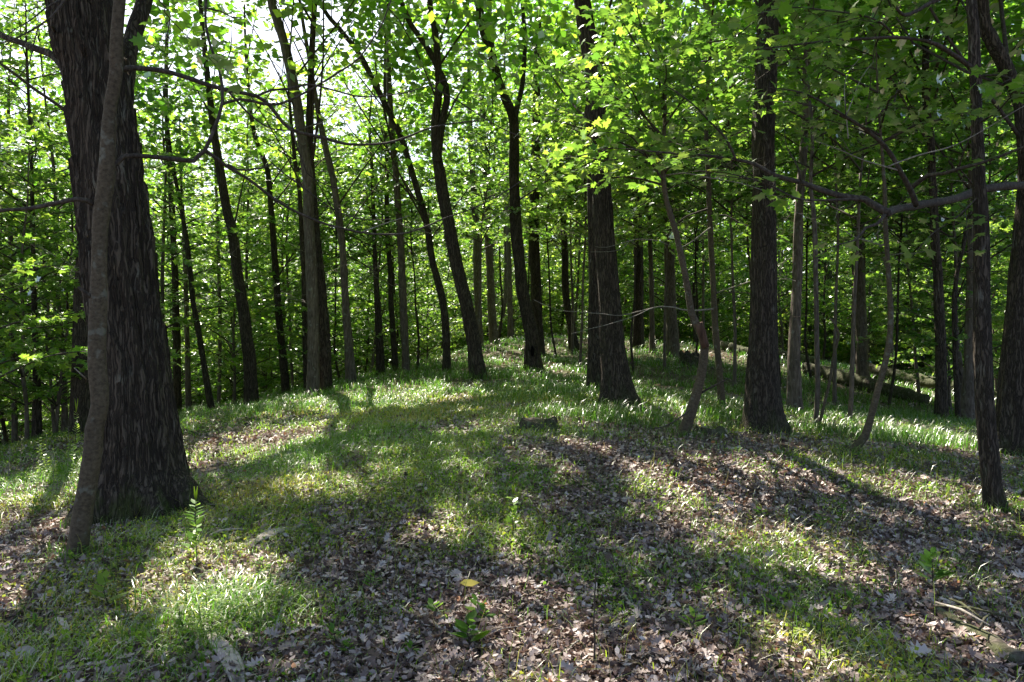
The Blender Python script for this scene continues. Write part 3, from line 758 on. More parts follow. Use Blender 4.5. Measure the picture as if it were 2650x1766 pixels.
# hickory: forked limb to the right behind it, limb to the left
branch(hick, hick_b, [(300,560),(318,380),(325,190),(345,100),(375,0),(400,-120)], 7.5, 8.3, 50, 36, 'limb', M_SHAG, seg=20)
branch(hick, hick_b, [(200,230),(165,176),(125,140),(76,119),(10,95),(-40,60)], 7.4, 8.2, 24, 12, 'limb', M_SHAG, seg=12)
branch(hick, hick_b, [(150,100),(140,75),(135,66)], 7.2, 6.8, 10, 6, 'branch_stub', M_SHAG)
for pl, w0 in (([(440,1255),(490,1300),(535,1322),(600,1338)], 110), ([(300,1270),(262,1320),(238,1346),(215,1362)], 70)):
    branch(hick, hick_b, pl, 7.25, 7.05, w0, 14, 'root', M_SHAG, seg=16, step=.04)
# leaning maple: its long bare branches
B = lambda pl, d0, d1, w0, w1, **k: branch(lean, lean_b, pl, d0, d1, w0, w1, **k)
B([(300,180),(330,178),(345,176),(420,182),(480,198),(545,222),(600,236),(660,252),(700,280),(750,335),(830,358),(880,372),(930,376),(1000,370),(1060,352),(1110,332),(1180,318),(1240,312)], 5.8, 6.9, 15, 3)
B([(660,252),(700,235),(745,230),(795,220),(840,228),(880,238),(945,250),(1040,242),(1110,222),(1200,190)], 6.2, 6.9, 7, 2)
B([(1115,224),(1180,262),(1260,310),(1330,348),(1400,368),(1440,366)], 6.9, 7.3, 4, 2)
B([(577,270),(620,258),(680,272),(720,270),(780,245),(850,205),(880,185),(930,150),(985,70),(1010,10),(1030,-60)], 6.1, 6.5, 8, 3)
B([(590,235),(612,262),(635,290),(660,312),(700,335),(760,338),(800,328),(850,305),(880,280)], 6.1, 6.5, 6, 2)
B([(270,450),(300,425),(320,405),(345,404),(380,405),(440,412),(500,418),(512,405),(530,390),(555,340),(570,300),(577,265),(577,230),(565,170),(545,120),(532,60),(533,0),(540,-80)], 5.8, 6.2, 14, 6)
B([(530,390),(560,408),(590,430),(640,460),(700,505),(760,545),(830,575),(880,590),(950,605),(1030,608),(1100,588),(1148,566),(1224,539),(1300,501),(1347,470)], 6.0, 7.0, 9, 2.5)
B([(590,425),(615,438),(640,440),(675,436),(705,425),(730,448),(760,470),(830,520),(880,550),(940,568),(1010,570)], 6.05, 6.6, 6, 2)
B([(757,340),(765,380),(780,420),(790,450),(830,475),(880,490),(950,500)], 6.35, 6.6, 5, 1.6)
B([(243,528),(222,518),(200,515),(150,525),(80,538),(0,545),(-60,560)], 5.8, 5.6, 14, 9)
B([(535,23),(570,30),(600,45),(625,46),(655,30)], 6.1, 6.4, 5, 1.5)
B([(560,155),(590,135),(620,130)], 6.1, 6.3, 3, 1.2)
B([(800,328),(850,310),(880,270)], 6.4, 6.6, 3, 1.2, mat=M_PALE)
B([(940,600),(980,585),(1010,575),(1060,560)], 6.6, 6.8, 3, 1.0, mat=M_PALE)
B([(245,772),(230,762),(205,742)], 5.8, 5.7, 14, 6, name='branch_stub')
B([(228,982),(212,970),(190,953)], 5.8, 5.7, 4, 2, mat=M_PALE)
# dark twigs hanging into the top left corner
B([(285,-120),(200,-30),(165,0),(130,45),(80,80),(40,100),(0,113)], 5.6, 5.3, 8, 3)
B([(155,0),(110,25),(75,55),(40,75),(10,100)], 5.6, 5.4, 5, 2)
B([(95,70),(85,120),(80,160),(55,195),(30,220)], 5.5, 5.4, 4, 1.5)
B([(40,98),(5,130),(8,170),(40,220),(80,270),(120,330)], 5.5, 5.4, 3, 1)
LN = dict(T=MAPLE, size=.10, spacing=.06, tw=(.2, .45), every=.16, flat=.4)
branch(lean, lean_b, [(360,-60),(400,-10),(430,40),(470,90),(520,130)], 4.6, 4.8, 4, 2, leaves=dict(LN, frac=.45), jit=.02)

# crossing second stem of the forked tree
branch(tw_root, tw_b, [(1133,420),(1140,345),(1150,290),(1157,249),(1144,199),(1125,161),(1106,126),(1083,92),(1060,57),(1040,10),(1010,-60),(960,-180)], 17.9, 18.2, 20, 12, 'limb', M_OAKB, seg=14)
branch(hole_root, hole_b, [(1330,330),(1340,270),(1350,230),(1358,115),(1352,0),(1350,-150)], 20, 20.6, 15, 10, 'limb', M_OAKB, seg=12)
branch(hole_root, hole_b, [(1289,210),(1275,120),(1268,40),(1262,-40)], 20, 20.3, 11, 9, 'limb', M_OAKB, seg=10)
# the small hole of the hollow oak
g = Geo()
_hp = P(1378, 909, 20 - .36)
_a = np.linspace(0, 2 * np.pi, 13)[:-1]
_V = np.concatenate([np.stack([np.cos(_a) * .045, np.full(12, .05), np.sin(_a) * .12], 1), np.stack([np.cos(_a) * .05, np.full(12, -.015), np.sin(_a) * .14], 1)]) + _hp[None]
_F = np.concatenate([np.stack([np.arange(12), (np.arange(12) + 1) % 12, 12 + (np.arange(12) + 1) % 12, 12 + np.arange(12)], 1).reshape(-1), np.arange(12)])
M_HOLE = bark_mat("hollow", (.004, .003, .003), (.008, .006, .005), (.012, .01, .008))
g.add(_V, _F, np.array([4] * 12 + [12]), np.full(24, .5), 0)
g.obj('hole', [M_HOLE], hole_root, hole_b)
# reddish torn bark on the crooked maple
M_RED = bark_mat("torn_bark", (.05, .028, .02), (.11, .062, .044), (.16, .105, .078))
branch(crook_root, crook_b, [(1806,838),(1815,862),(1822,885),(1826,900)], 9.95, 9.94, 22, 20, 'bark_wound', M_RED, seg=12)
branch(crook_root, crook_b, [(1812,1018),(1845,1000),(1885,980)], 10, 9.8, 6, 3)
branch(crook_root, crook_b, [(1788,1060),(1765,1078),(1730,1100),(1690,1110)], 9.9, 9.2, 5, 2.5)

# great maple limb coming in from the right
LM = dict(T=MAPLE, size=.115, spacing=.07, tw=(.25, .7), every=.17, flat=.45, frac=.8)
lp = [(2655,478),(2544,490),(2468,516),(2372,532),(2315,543),(2296,551),(2257,528),(2238,516),(2181,509),(2123,490),(2078,471),(2009,455),(1951,425),(1905,417),(1837,405),(1760,398),(1690,392),(1630,385)]
E = lambda pl, d0, d1, w0, w1, **k: branch(edge_root, edge_b, pl, d0, d1, w0, w1, **k)
EM = dict(mat=M_TWIG)
E([(2668,478)] + lp[1:6], 9.6, 6.6, 22, 21, name='limb', **EM)
E(lp[5:], 6.6, 7.2, 20, 3, name='limb', leaves=dict(LM, start=.55, every=.14), **EM)
E([(2372,532),(2355,490),(2330,440),(2300,390),(2260,350),(2200,310),(2130,265),(2050,235),(1980,225)], 7.4, 6.6, 16, 2, leaves=dict(LM, frac=.25), **EM)
E([(2355,490),(2400,455),(2440,450),(2480,437),(2560,415),(2650,380),(2700,360)], 7.4, 6.5, 13, 5, leaves=dict(LM, frac=.35), **EM)
E([(2480,437),(2490,405),(2500,380),(2530,310)], 7.1, 6.8, 6, 2)
E([(1905,417),(1880,360),(1830,310),(1790,270),(1740,230)], 6.9, 6.6, 7, 2, leaves=LM)
E([(2075,471),(2065,430),(2035,380),(2030,330)], 6.8, 6.6, 5, 1.5, leaves=dict(LM, frac=.4))
E([(2238,516),(2180,517),(2120,520),(2060,515),(1990,480),(1900,455),(1800,440)], 6.6, 6.5, 9, 2, leaves=dict(LM, frac=.5))
E([(2290,555),(2270,580),(2240,590),(2215,620),(2150,640),(2100,680)], 6.6, 6.3, 10, 2, leaves=dict(LM, frac=.3))
E([(2330,440),(2290,430),(2220,410),(2150,380),(2110,365)], 7.2, 7, 5, 1.5, mat=M_PALE)
E([(2300,430),(2380,400),(2460,380),(2540,340),(2650,275)], 6.9, 6.6, 4, 2, mat=M_PALE)
E([(2260,350),(2200,330),(2130,310),(2080,318)], 7.0, 6.9, 4, 1.2)
E([(2195,360),(2190,300),(2185,230),(2200,180),(2250,130)], 6.9, 6.9, 4, 1, mat=M_PALE)
E([(2190,300),(2230,200),(2262,160)], 6.9, 6.9, 3, 1, mat=M_PALE)
# limbs of the slim near tree
S_ = lambda pl, d0, d1, w0, w1, **k: branch(slim_root, slim_b, pl, d0, d1, w0, w1, **k)
S_([(2520,180),(2468,142),(2422,115),(2372,103),(2315,98),(2180,103),(2100,112),(2043,119),(1950,130)], 7.2, 6.4, 13, 3, leaves=dict(LM, frac=.45))
S_([(2515,-60),(2450,-10),(2410,6),(2364,33),(2334,38),(2307,0),(2290,-40)], 7.2, 6.6, 13, 6, leaves=dict(LM, frac=.3))
S_([(2315,98),(2280,60),(2230,40),(2150,30),(2060,20),(1980,30)], 6.9, 6.2, 6, 2, leaves=LM)
S_([(2538,500),(2480,560),(2420,600),(2380,640)], 7.2, 6.9, 5, 2, leaves=dict(LM, frac=.25))
S_([(2530,320),(2580,290),(2620,250),(2680,235)], 7.2, 6.4, 6, 2, leaves=LM)
S_([(2525,200),(2580,195),(2640,215),(2700,260)], 7.2, 6.3, 6, 2, leaves=LM)
# sunlit sprays of the crooked and the straight maple
C_ = lambda pl, d0, d1, w0, w1, **k: branch(crook_root, crook_b, pl, d0, d1, w0, w1, **k)
LB = dict(T=MAPLE, size=.14, spacing=.075, tw=(.35, .95), every=.27, flat=.5, frac=.95)
rs = np.random.default_rng(77)
for x0, y0, x1, y1, d1 in [(1718,470,1560,330,9.2),(1716,430,1420,300,9.6),(1716,400,1400,420,10.4),(1717,360,1600,180,8.8),(1718,330,1850,200,9),(1720,290,1480,120,9.4),(1721,270,1900,120,8.8),
                           (1722,250,1640,40,8.6),(1722,230,1800,30,8.8),(1718,450,1880,330,9.2),(1716,410,1580,250,11),(1717,380,1950,260,10)] + [(1717 + rs.uniform(-3,3), rs.uniform(215,470), rs.uniform(1400,2030), rs.uniform(10,470), rs.uniform(8.6,11)) for _ in range(7)] + [(1719,480,1500,480,10.6),(1722,200,1980,60,9),(1722,180,1540,20,9.6),(1720,300,1700,120,8)]:
    C_([(x0, y0), ((x0 * 2 + x1) / 3, (y0 * 2 + y1) / 3 - 18), ((x0 + 2 * x1) / 3, (y0 + 2 * y1) / 3 - 14), (x1, y1)], 10, d1, 7, 2, leaves=LB, rng=rs, jit=.05, step=.12)
for x0, y0, x1, y1, d1 in [(1833,460,1640,540,13),(1832,420,1560,440,12.4),(1831,400,1960,470,12.6),(1830,360,2050,330,13),(1829,320,1700,300,12),(1828,290,1940,200,12.4),(1836,560,1960,600,13.4),(1836,540,1720,620,13.6),(1828,270,1740,180,12.6)]:
    branch(str_root, str_b, [(x0, y0), ((x0 * 2 + x1) / 3, (y0 * 2 + y1) / 3 - 12), ((x0 + 2 * x1) / 3, (y0 + 2 * y1) / 3 - 10), (x1, y1)], 14, d1, 6, 2, leaves=dict(LB, T=STAR), rng=rs, jit=.05, step=.12)
# bare pale twigs reaching across the stout central trunk
K_ = lambda pl, d0, d1, w0, w1: branch(str_root, str_b, pl, d0, d1, w0, w1, mat=M_PALE, step=.1, jit=.01)
K_([(1838,590),(1760,640),(1700,625),(1640,622),(1600,645),(1530,655)], 13.8, 12.4, 4, 1.2)
K_([(1845,800),(1780,805),(1740,795),(1690,797),(1640,818),(1560,845),(1480,862)], 13.8, 12.2, 5, 1.2)
K_([(1690,797),(1610,815),(1540,812),(1450,800),(1380,775)], 13, 12.2, 3, 1)
K_([(1640,622),(1570,640),(1540,638)], 12.8, 12.4, 2.5, 1)
K_([(1850,760),(1960,720),(2010,690),(2060,660)], 14, 12.8, 3, 1)

# dead lower branches that fork into fine twigs
def dead_branch(name_lab, u, az, L, seed, mat=M_PALE, rise=.1):
    root, base, pts, rad = TREES[name_lab]
    rng = np.random.default_rng(seed)
    k = u * (len(pts) - 1); i = int(k); f = k - i
    st = pts[i] * (1 - f) + pts[min(i + 1, len(pts) - 1)] * f
    g = Geo()
    def grow(p, d, L, r, dep):
        n = 6
        Q = [p]; dd = d.copy()
        for q in range(n):
            dd = norm(dd + rng.normal(0, .16, 3) + np.array([0, 0, .03])); Q.append(Q[-1] + dd * L / n)
        Q = np.array(Q)
        g.tube(catmull(Q, .12), np.linspace(r, r * .3, len(catmull(Q, .12))), 5, 0)
        if dep < 3:
            for q in range(2, n + 1):
                if rng.random() < .75:
                    sd_ = norm(np.cross(dd, [0, 0, 1.0])) * rng.choice([-1, 1])
                    grow(Q[q], norm(dd * .8 + sd_ * rng.uniform(.4, .9) + rng.normal(0, .2, 3)), L * rng.uniform(.3, .5), r * .5, dep + 1)
    grow(st, norm(np.array([math.cos(az), math.sin(az), rise])), L, .004 + .004 * L, 0)
    g.obj('dead_branch', [mat], root, base)
_labs = list(TREES)
_rd = np.random.default_rng(202)
for lab in _labs:
    root, base, pts, rad = TREES[lab]
    if 'sapling springing' in lab or 'cut by' in lab: continue
    near = base[1] < 16
    for j in range(2 if near else (2 if base[1] < 24 else 1)):
        # heights between 1.6 and 5.5 m above the foot
        zt = base[2] + _rd.uniform(1.5, 5.5)
        u = np.interp(zt, pts[:, 2], np.linspace(0, 1, len(pts)))
        if base[1] < 8: continue
        dead_branch(lab, u, _rd.uniform(0, 6.28), _rd.uniform(.7, 1.7), int(_rd.integers(1e6)), M_PALE if _rd.random() < .5 else M_TWIG, rise=_rd.uniform(-.15, .3))

# ---------------------------------------------------------------- understory prototypes and their copies
def proto(name, seed, H, h0, spread, nb, T, size, every, trunk_r, bark, tw=(.35, .9), spacing=.09):
    rng = np.random.default_rng(seed)
    n = 9
    t = np.linspace(0, 1, n)
    st = np.stack([np.cumsum(rng.normal(0, .05, n)) * 1.0, np.cumsum(rng.normal(0, .05, n)), t * H], 1)
    st[0, :2] = 0
    st = catmull(st, .2)
    g = Geo()
    down = np.concatenate([[st[0] - np.array([0, 0, .4])], st])
    g.tube(down, np.concatenate([[trunk_r * 1.2], np.linspace(trunk_r * 1.15, .008, len(st))]), 10, 0, disp=bark_disp('ridged', seed, .2, .4))
    gt = g
    gc = crown_under(rng, st, h0, spread, nb, T, size, every=every, spacing=spacing, tw=tw)
    def me(g, nm, mats, sm):
        return raw_mesh(nm, np.concatenate(g.V), np.concatenate(g.L), np.concatenate(g.C), np.concatenate(g.R), mats, np.concatenate(g.M), sm)
    root = bpy.data.objects.new(name, None)
    a = bpy.data.objects.new('trunk', me(gt, 'trunk', [bark], True)); a.parent = root
    b = bpy.data.objects.new('crown', me(gc, 'crown', [M_LEAF, M_TWIG], False)); b.parent = root
    return root, a, b

PROTOS = [proto('understory_tree', 101, 8.5, .14, 2.3, 32, STAR, .145, .26, .05, M_OAKB, spacing=.07),
          proto('understory_tree', 102, 9.5, .14, 2.6, 32, STAR, .15, .29, .06, M_GREYB, spacing=.07),
          proto('understory_tree', 103, 6.0, .10, 1.9, 26, STAR, .135, .24, .035, M_GREYB, spacing=.07),
          proto('understory_tree', 104, 12.0, .2, 3.0, 34, STAR, .17, .36, .06, M_GREYB, spacing=.08),
          proto('understory_tree', 105, 14.0, .18, 3.3, 36, STAR, .18, .39, .065, M_GREYB, spacing=.085)]
SHRUB = [proto('understory_shrub', 106, 2.8, .06, 1.3, 20, STAR, .135, .18, .02, M_GREYB, tw=(.25, .7)),
         proto('understory_shrub', 107, 4.5, .08, 1.8, 26, STAR, .14, .19, .03, M_GREYB, tw=(.3, .8))]
def shades_pool(x, y, z0, z1, r):
    """would a crown here stand in the sun's way to one of the bright pools on the ground?"""
    zg = gz1(x, y)
    for cx, cy_, w, h, s_ in PATCH[:len(_PATCH)]:
        if s_ < .75: continue
        zc = gz1(cx, cy_)
        for z in np.linspace(zg + z0, zg + z1, 9):
            t = (z - zc) / SUN[2]
            if math.hypot(cx + SUN[0] * t - x, cy_ + SUN[1] * t - y) < r: return True
    return False

def place(pr, name, x, y, s, rz, label, cat, group):
    root, a, b = pr
    r = root.copy(); r.name = name
    COL.objects.link(r)
    r.location = (x, y, gz1(x, y)); r.scale = (s, s, s * random.uniform(.9, 1.12)); r.rotation_euler = (random.uniform(-.05, .05), random.uniform(-.08, .03), rz)
    for c in (a, b):
        q = c.copy(); q.parent = r; COL.objects.link(q)
    tag(r, label, cat, group)
    return r

def scatter(n, seed, sx_rng, d_rng, choice, label, cat, group, scale=(.8, 1.25), name='understory_tree', mind=1.6, power=.6):
    rng = np.random.default_rng(seed)
    done = []
    tries = 0
    while len(done) < n and tries < 4000:
        tries += 1
        d = d_rng[0] + (d_rng[1] - d_rng[0]) * rng.random() ** power
        sx = rng.uniform(*sx_rng)
        x = (sx - CX) / FS * d
        if any((x - u) ** 2 + (d - v) ** 2 < mind ** 2 for u, v in done): continue
        done.append((x, d))
        k = rng.integers(2) if choice == 'shrub' else choice[rng.integers(len(choice))]
        pr = SHRUB[k] if choice == 'shrub' else PROTOS[k]
        H, sp = ((2.8, 1.3), (4.5, 1.8))[k] if choice == 'shrub' else ((8.5, 2.3), (9.5, 2.6), (6, 1.9), (12, 3), (14, 3.3))[k]
        sc = rng.uniform(*scale)
        if d < 40 and shades_pool(x, d, .2 * H * sc, .9 * H * sc, sp * sc * .75): done.pop(); continue
        place(pr, name, x, d, sc, rng.random() * 6.28, label, cat, group)

scatter(40, 1, (-250, 640), (19, 46), (0, 1, 2, 2, 3), "leafy understory tree in the low wood beyond the left side of the bank", 'tree', "understory trees beyond the left bank", power=.8)
scatter(20, 2, (-250, 150), (10, 19), (0, 1, 2), "leafy understory tree close behind the left edge trunks", 'tree', "understory trees close behind the left edge", scale=(.75, 1.0), mind=1.4)
scatter(40, 3, (600, 1230), (24, 50), (0, 1, 2, 2, 3), "leafy understory tree in the wood behind the pale twin trunks and the forked tree", 'tree', "understory trees behind the pale twin trunks", power=.8)
scatter(42, 4, (1180, 1800), (33, 56), (0, 1, 2, 2, 3, 4), "leafy understory tree behind the sunlit crest of the knoll", 'tree', "understory trees behind the crest", power=.9)
scatter(46, 5, (1780, 2850), (31, 54), (0, 1, 2, 2, 3, 4), "leafy understory tree on the shaded right slope beyond the fallen logs", 'tree', "understory trees on the right slope", power=.8)
scatter(9, 6, (2440, 2850), (17, 24), (0, 1, 2), "leafy understory tree behind the slim near tree at the right", 'tree', "understory trees behind the slim near tree", scale=(.8, 1.1), mind=1.6)
scatter(46, 7, (-250, 1150), (21, 44), 'shrub', "leafy shrub in the hollow beyond the grassy bank", 'shrub', "low shrubs in the left hollow", name='understory_shrub', scale=(.8, 1.4), mind=1.2)
scatter(46, 8, (1150, 2750), (37, 52), 'shrub', "leafy shrub in the dark wood behind the crest and the logs", 'shrub', "low shrubs behind the crest", name='understory_shrub', scale=(.9, 1.5), mind=1.2)

HIGH = [proto('slender_maple', 111, 9, .40, 2.2, 28, STAR, .14, .22, .035, M_GREYB, spacing=.07),
        proto('slender_maple', 112, 7.5, .42, 2.0, 24, STAR, .14, .22, .03, M_OAKB, spacing=.07)]
for i, (sx, d, sc) in enumerate(((760,26,1.2),(880,24,1.1),(960,26,1.2),(1080,23,1.05),(1120,26,1.15),(1190,24,1.1),(1310,24,1.1),(1440,25,1.1),(1500,22,1.0),(1290,30,1.3),(610,27,1.0),(1640,20,1.0),(1900,19,1.05),(2020,20,1.0),(2160,17,1.0),(2300,19,1.1),(2380,21,1.1),(470,27,1.0),(820,27,1.1),(1020,28,1.25),(1240,22,1.0),(1370,27,1.2),(1480,27,1.2),(1560,24,1.1),(1720,22,1.0),(1800,24,1.1),(1960,23,1.1),(2100,22,1.1),(2240,22,1.1),(2450,19,1.0),(2560,18,1.0))):
    if shades_pool((sx - CX) / FS * d, d, 4 * sc, 8.5 * sc, 1.4 * sc): d += 2.2
    if shades_pool((sx - CX) / FS * d, d, 4 * sc, 8.5 * sc, 1.2 * sc): continue
    place(HIGH[i % 2], 'slender_maple', (sx - CX) / FS * d, d, sc, i * 1.9, "slender maple holding its leaf sprays among the trunks along the crest and bank", 'tree', "slender maples among the trunks")

# far bare trunks of the tall wood
def far_trunks():
    rng = np.random.default_rng(9)
    protos = []
    for k in range(6):
        per = 34 if k < 3 else 75
        g = Geo()
        t = np.linspace(0, 1, 9)
        st = np.stack([np.cumsum(rng.normal(-.05, .22, 9)), np.cumsum(rng.normal(0, .15, 9)), t * 19 - .4], 1); st[0, :2] = 0
        st = catmull(st, .6)
        g.tube(st, np.linspace(.10, .02, len(st)), 10, 0, disp=bark_disp('ridged', k, .2, .4))
        a = raw_mesh('trunk', np.concatenate(g.V), np.concatenate(g.L), np.concatenate(g.C), np.concatenate(g.R), [M_OAKB if k % 3 == 1 else M_GREYB], None, True)
        gc = Geo()
        pos = []
        for i in range(40):
            u = rng.random(); an = rng.random() * 6.28; r = 3.3 * math.sqrt(rng.random()) * math.sin(math.pi * (.15 + .75 * u)) ** .6
            c = np.array([st[-1, 0] * u + math.cos(an) * r, st[-1, 1] * u + math.sin(an) * r, 8.5 + u * 11])
            pos.append(c[None] + rng.normal(0, 1, (per, 3)) * np.array([.7, .7, .35]))
        pos = np.concatenate(pos); n = len(pos)
        gc.leaves(*KITE, pos, frames(np.array([[0, 0, 1.0]]) + rng.normal(0, .55, (n, 3)), rng.normal(0, 1, (n, 3))), rng.uniform(.18, .3, n), rng.random(n))
        b = raw_mesh('crown', np.concatenate(gc.V), np.concatenate(gc.L), np.concatenate(gc.C), np.concatenate(gc.R), [M_CANOPY], None, False)
        root = bpy.data.objects.new('tall_tree', None)
        oa = bpy.data.objects.new('trunk', a); oa.parent = root
        ob = bpy.data.objects.new('crown', b); ob.parent = root
        protos.append((root, oa, ob))
    spec = [(8, (-200, 700), (24, 55), "tall dark forest tree standing in the low wood on the left", "tall trees of the left wood"),
            (11, (650, 1500), (34, 60), "tall dark forest tree standing in the wood behind the knoll", "tall trees behind the knoll"),
            (13, (1500, 2850), (26, 58), "tall dark forest tree standing in the wood on the right slope", "tall trees of the right slope")]
    for n, sr, dr, lab, grp in spec:
        done = []
        while len(done) < n:
            d = dr[0] + (dr[1] - dr[0]) * rng.random() ** .8; x = (rng.uniform(*sr) - CX) / FS * d
            if any((x - u) ** 2 + (d - v) ** 2 < 4 for u, v in done): 
                if rng.random() < .98: continue
            done.append((x, d))
            place(protos[rng.integers(3) + (3 if x > 3 else 0)], 'tall_tree', x, d, rng.uniform(.75, 1.2), rng.random() * 6.28, lab, 'tree', grp)
far_trunks()

# ---------------------------------------------------------------- the wood far away, one mass
def distant_woods():
    rng = np.random.default_rng(4)
    g = Geo(); pos = []; 
    for i in range(16000):
        az = rng.uniform(-.78, .78); r = rng.uniform(52, 82)
        zmax = 38
        z = min(zmax, 13 + (r - 52) * 1.15) * rng.random() ** 1.3
        c = np.array([math.sin(az) * r, math.cos(az) * r, -5 + z])
        if noise2(np.array([az * 14]), np.array([z * .2]), 1.0, 50)[0] < (.24 + .010 * z if az < .12 else .16 + .009 * z) and z > (12 if az < .12 else 18): continue
        if az < .1 and z > 7 and rng.random() < .15: continue
        if math.hypot((az + .14) / .05, (z - 22) / 5.5) < 1: continue
        pos.append(c[None] + rng.normal(0, 1, (26, 3)) * np.array([1.1, 1.1, .45]))
    pos = np.concatenate(pos); n = len(pos)
    g.leaves(*KITE, pos, frames(np.array([[0, 0, 1.0]]) + rng.normal(0, .7, (n, 3)), rng.normal(0, 1, (n, 3))), rng.uniform(.26, .52, n), rng.random(n))
    o = g.obj('distant_woods', [M_FAR])
    tag(o, "far mass of green forest closing the view", kind='stuff')
distant_woods()

# ---------------------------------------------------------------- ground cover (uncountable): litter, bedstraw, grass
def wedge(rng, n, d0, d1, power=1.0, margin=.72):
    d = d0 + (d1 - d0) * rng.random(n) ** power
    x = (rng.random(n) * 2 - 1) * margin * d
    return x, d

def litter():
    rng = np.random.default_rng(8)
    g = Geo()
    for n, d0, d1, T, s, pw in ((12000, 3.0, 8.5, OAK, .082, .75), (110000, 3.0, 9, OVAL, .042, .75), (70000, 8, 17, OVAL, .06, .8), (16000, 17, 34, OVAL, .11, .8)):
        x, y = wedge(rng, n, d0, d1, pw)
        G = green_map(x, y)
        k = rng.random(n) > G * .6
        x, y = x[k], y[k]; m = len(x)
        z = gz(x, y) + rng.uniform(.0, .045, m)
        nor = np.array([[0, 0, 1.0]]) + rng.normal(0, .42 if s > .08 else .6, (m, 3))
        c = np.clip(rng.beta(1.3, 1.3, m) * .88 + (rng.random(m) < .04) * .3, 0, 1)
        Tt = T[0].copy()
        fr = frames(nor, rng.normal(0, 1, (m, 3)))
        which = rng.integers(0, 3, m)
        for ci, cv in enumerate((-1.2, .8, 2.4)):
            pick = which == ci
            T2 = Tt.copy(); T2[:, 2] *= cv
            T2[:, 1] -= .5
            g.leaves(T2, T[1], np.stack([x, y, z], 1)[pick], fr[pick], rng.uniform(.6, 1.35, pick.sum()) * s, c[pick])
    o = g.obj('leaf_litter', [M_DRY])
    tag(o, "dry brown oak leaves carpeting the floor", kind='stuff')
litter()

def blades(g, rng, x, y, h, w, bend, rnd, tilt=.35):
    n = len(x)
    z = gz(x, y) - .01
    a = rng.random(n) * 6.283
    dx, dy = np.cos(a), np.sin(a)
    lean_ = rng.uniform(.0, 1, n) * tilt
    base = np.stack([x, y, z], 1)
    side = np.stack([-dy, dx, np.zeros(n)], 1) * (w / 2)[:, None]
    out = np.stack([dx, dy, np.zeros(n)], 1)
    up = np.array([[0, 0, 1.0]])
    m = base + out * (h * (.12 + lean_ * .5))[:, None] + up * (h * .6)[:, None]
    t = base + out * (h * (.3 + lean_ + bend * .5))[:, None] + up * (h * (1.0 - bend * .55))[:, None]
    V = np.stack([base - side, base + side, m + side * .85, m - side * .85, t], 1).reshape(-1, 3)
    i = np.arange(n)[:, None] * 5
    Lp = np.concatenate([i + np.array([[0, 1, 2, 3]]), i + np.array([[3, 2, 4]])], 1).reshape(-1)
    g.add(V, Lp, np.tile([4, 3], n), np.repeat(rnd, 5), 0)

def bedstraw():
    rng = np.random.default_rng(12)
    g = Geo()
    x, y = wedge(rng, 280000, 3.0, 17, .8)
    k = rng.random(len(x)) < (.05 + .95 * green_map(x, y) ** 1.3) * np.clip(1.3 - (y - 9) / 10, .3, 1)
    x, y = x[k], y[k]; n = len(x)
    hs = .5 + noise2(x, y, 1.3, 60)
    och = noise2(x, y, .8, 61)
    blades(g, rng, x, y, rng.uniform(.025, .12, n) * hs, rng.uniform(.003, .008, n) * np.clip(y / 7, 1, 2), rng.uniform(0, .8, n), np.clip(rng.beta(2, 3, n) * .7 + (och - .5) * .8 + .1, 0, 1), tilt=.9)
    x, y = wedge(rng, 150000, 3.0, 14, .8)
    k = rng.random(len(x)) < green_map(x, y) ** 1.2 * np.clip(1.2 - (y - 8) / 9, .25, 1)
    x, y = x[k], y[k]; n = len(x)
    hs = noise2(x, y, 1.3, 60)
    p = np.stack([x, y, gz(x, y) + rng.random(n) ** 1.3 * .13 * (.25 + hs)], 1)
    och = noise2(x, y, .8, 61)
    g.leaves(*KITE, p, frames(np.array([[0, 0, 1.0]]) + rng.normal(0, .55, (n, 3)), rng.normal(0, 1, (n, 3))), rng.uniform(.012, .034, n), np.clip(rng.beta(2, 3.2, n) * .7 + (och - .5) * .8 + .06, 0, 1))
    o = g.obj('ground_herbs', [M_BED])
    tag(o, "fine yellowish bedstraw and moss over the floor", kind='stuff')
bedstraw()

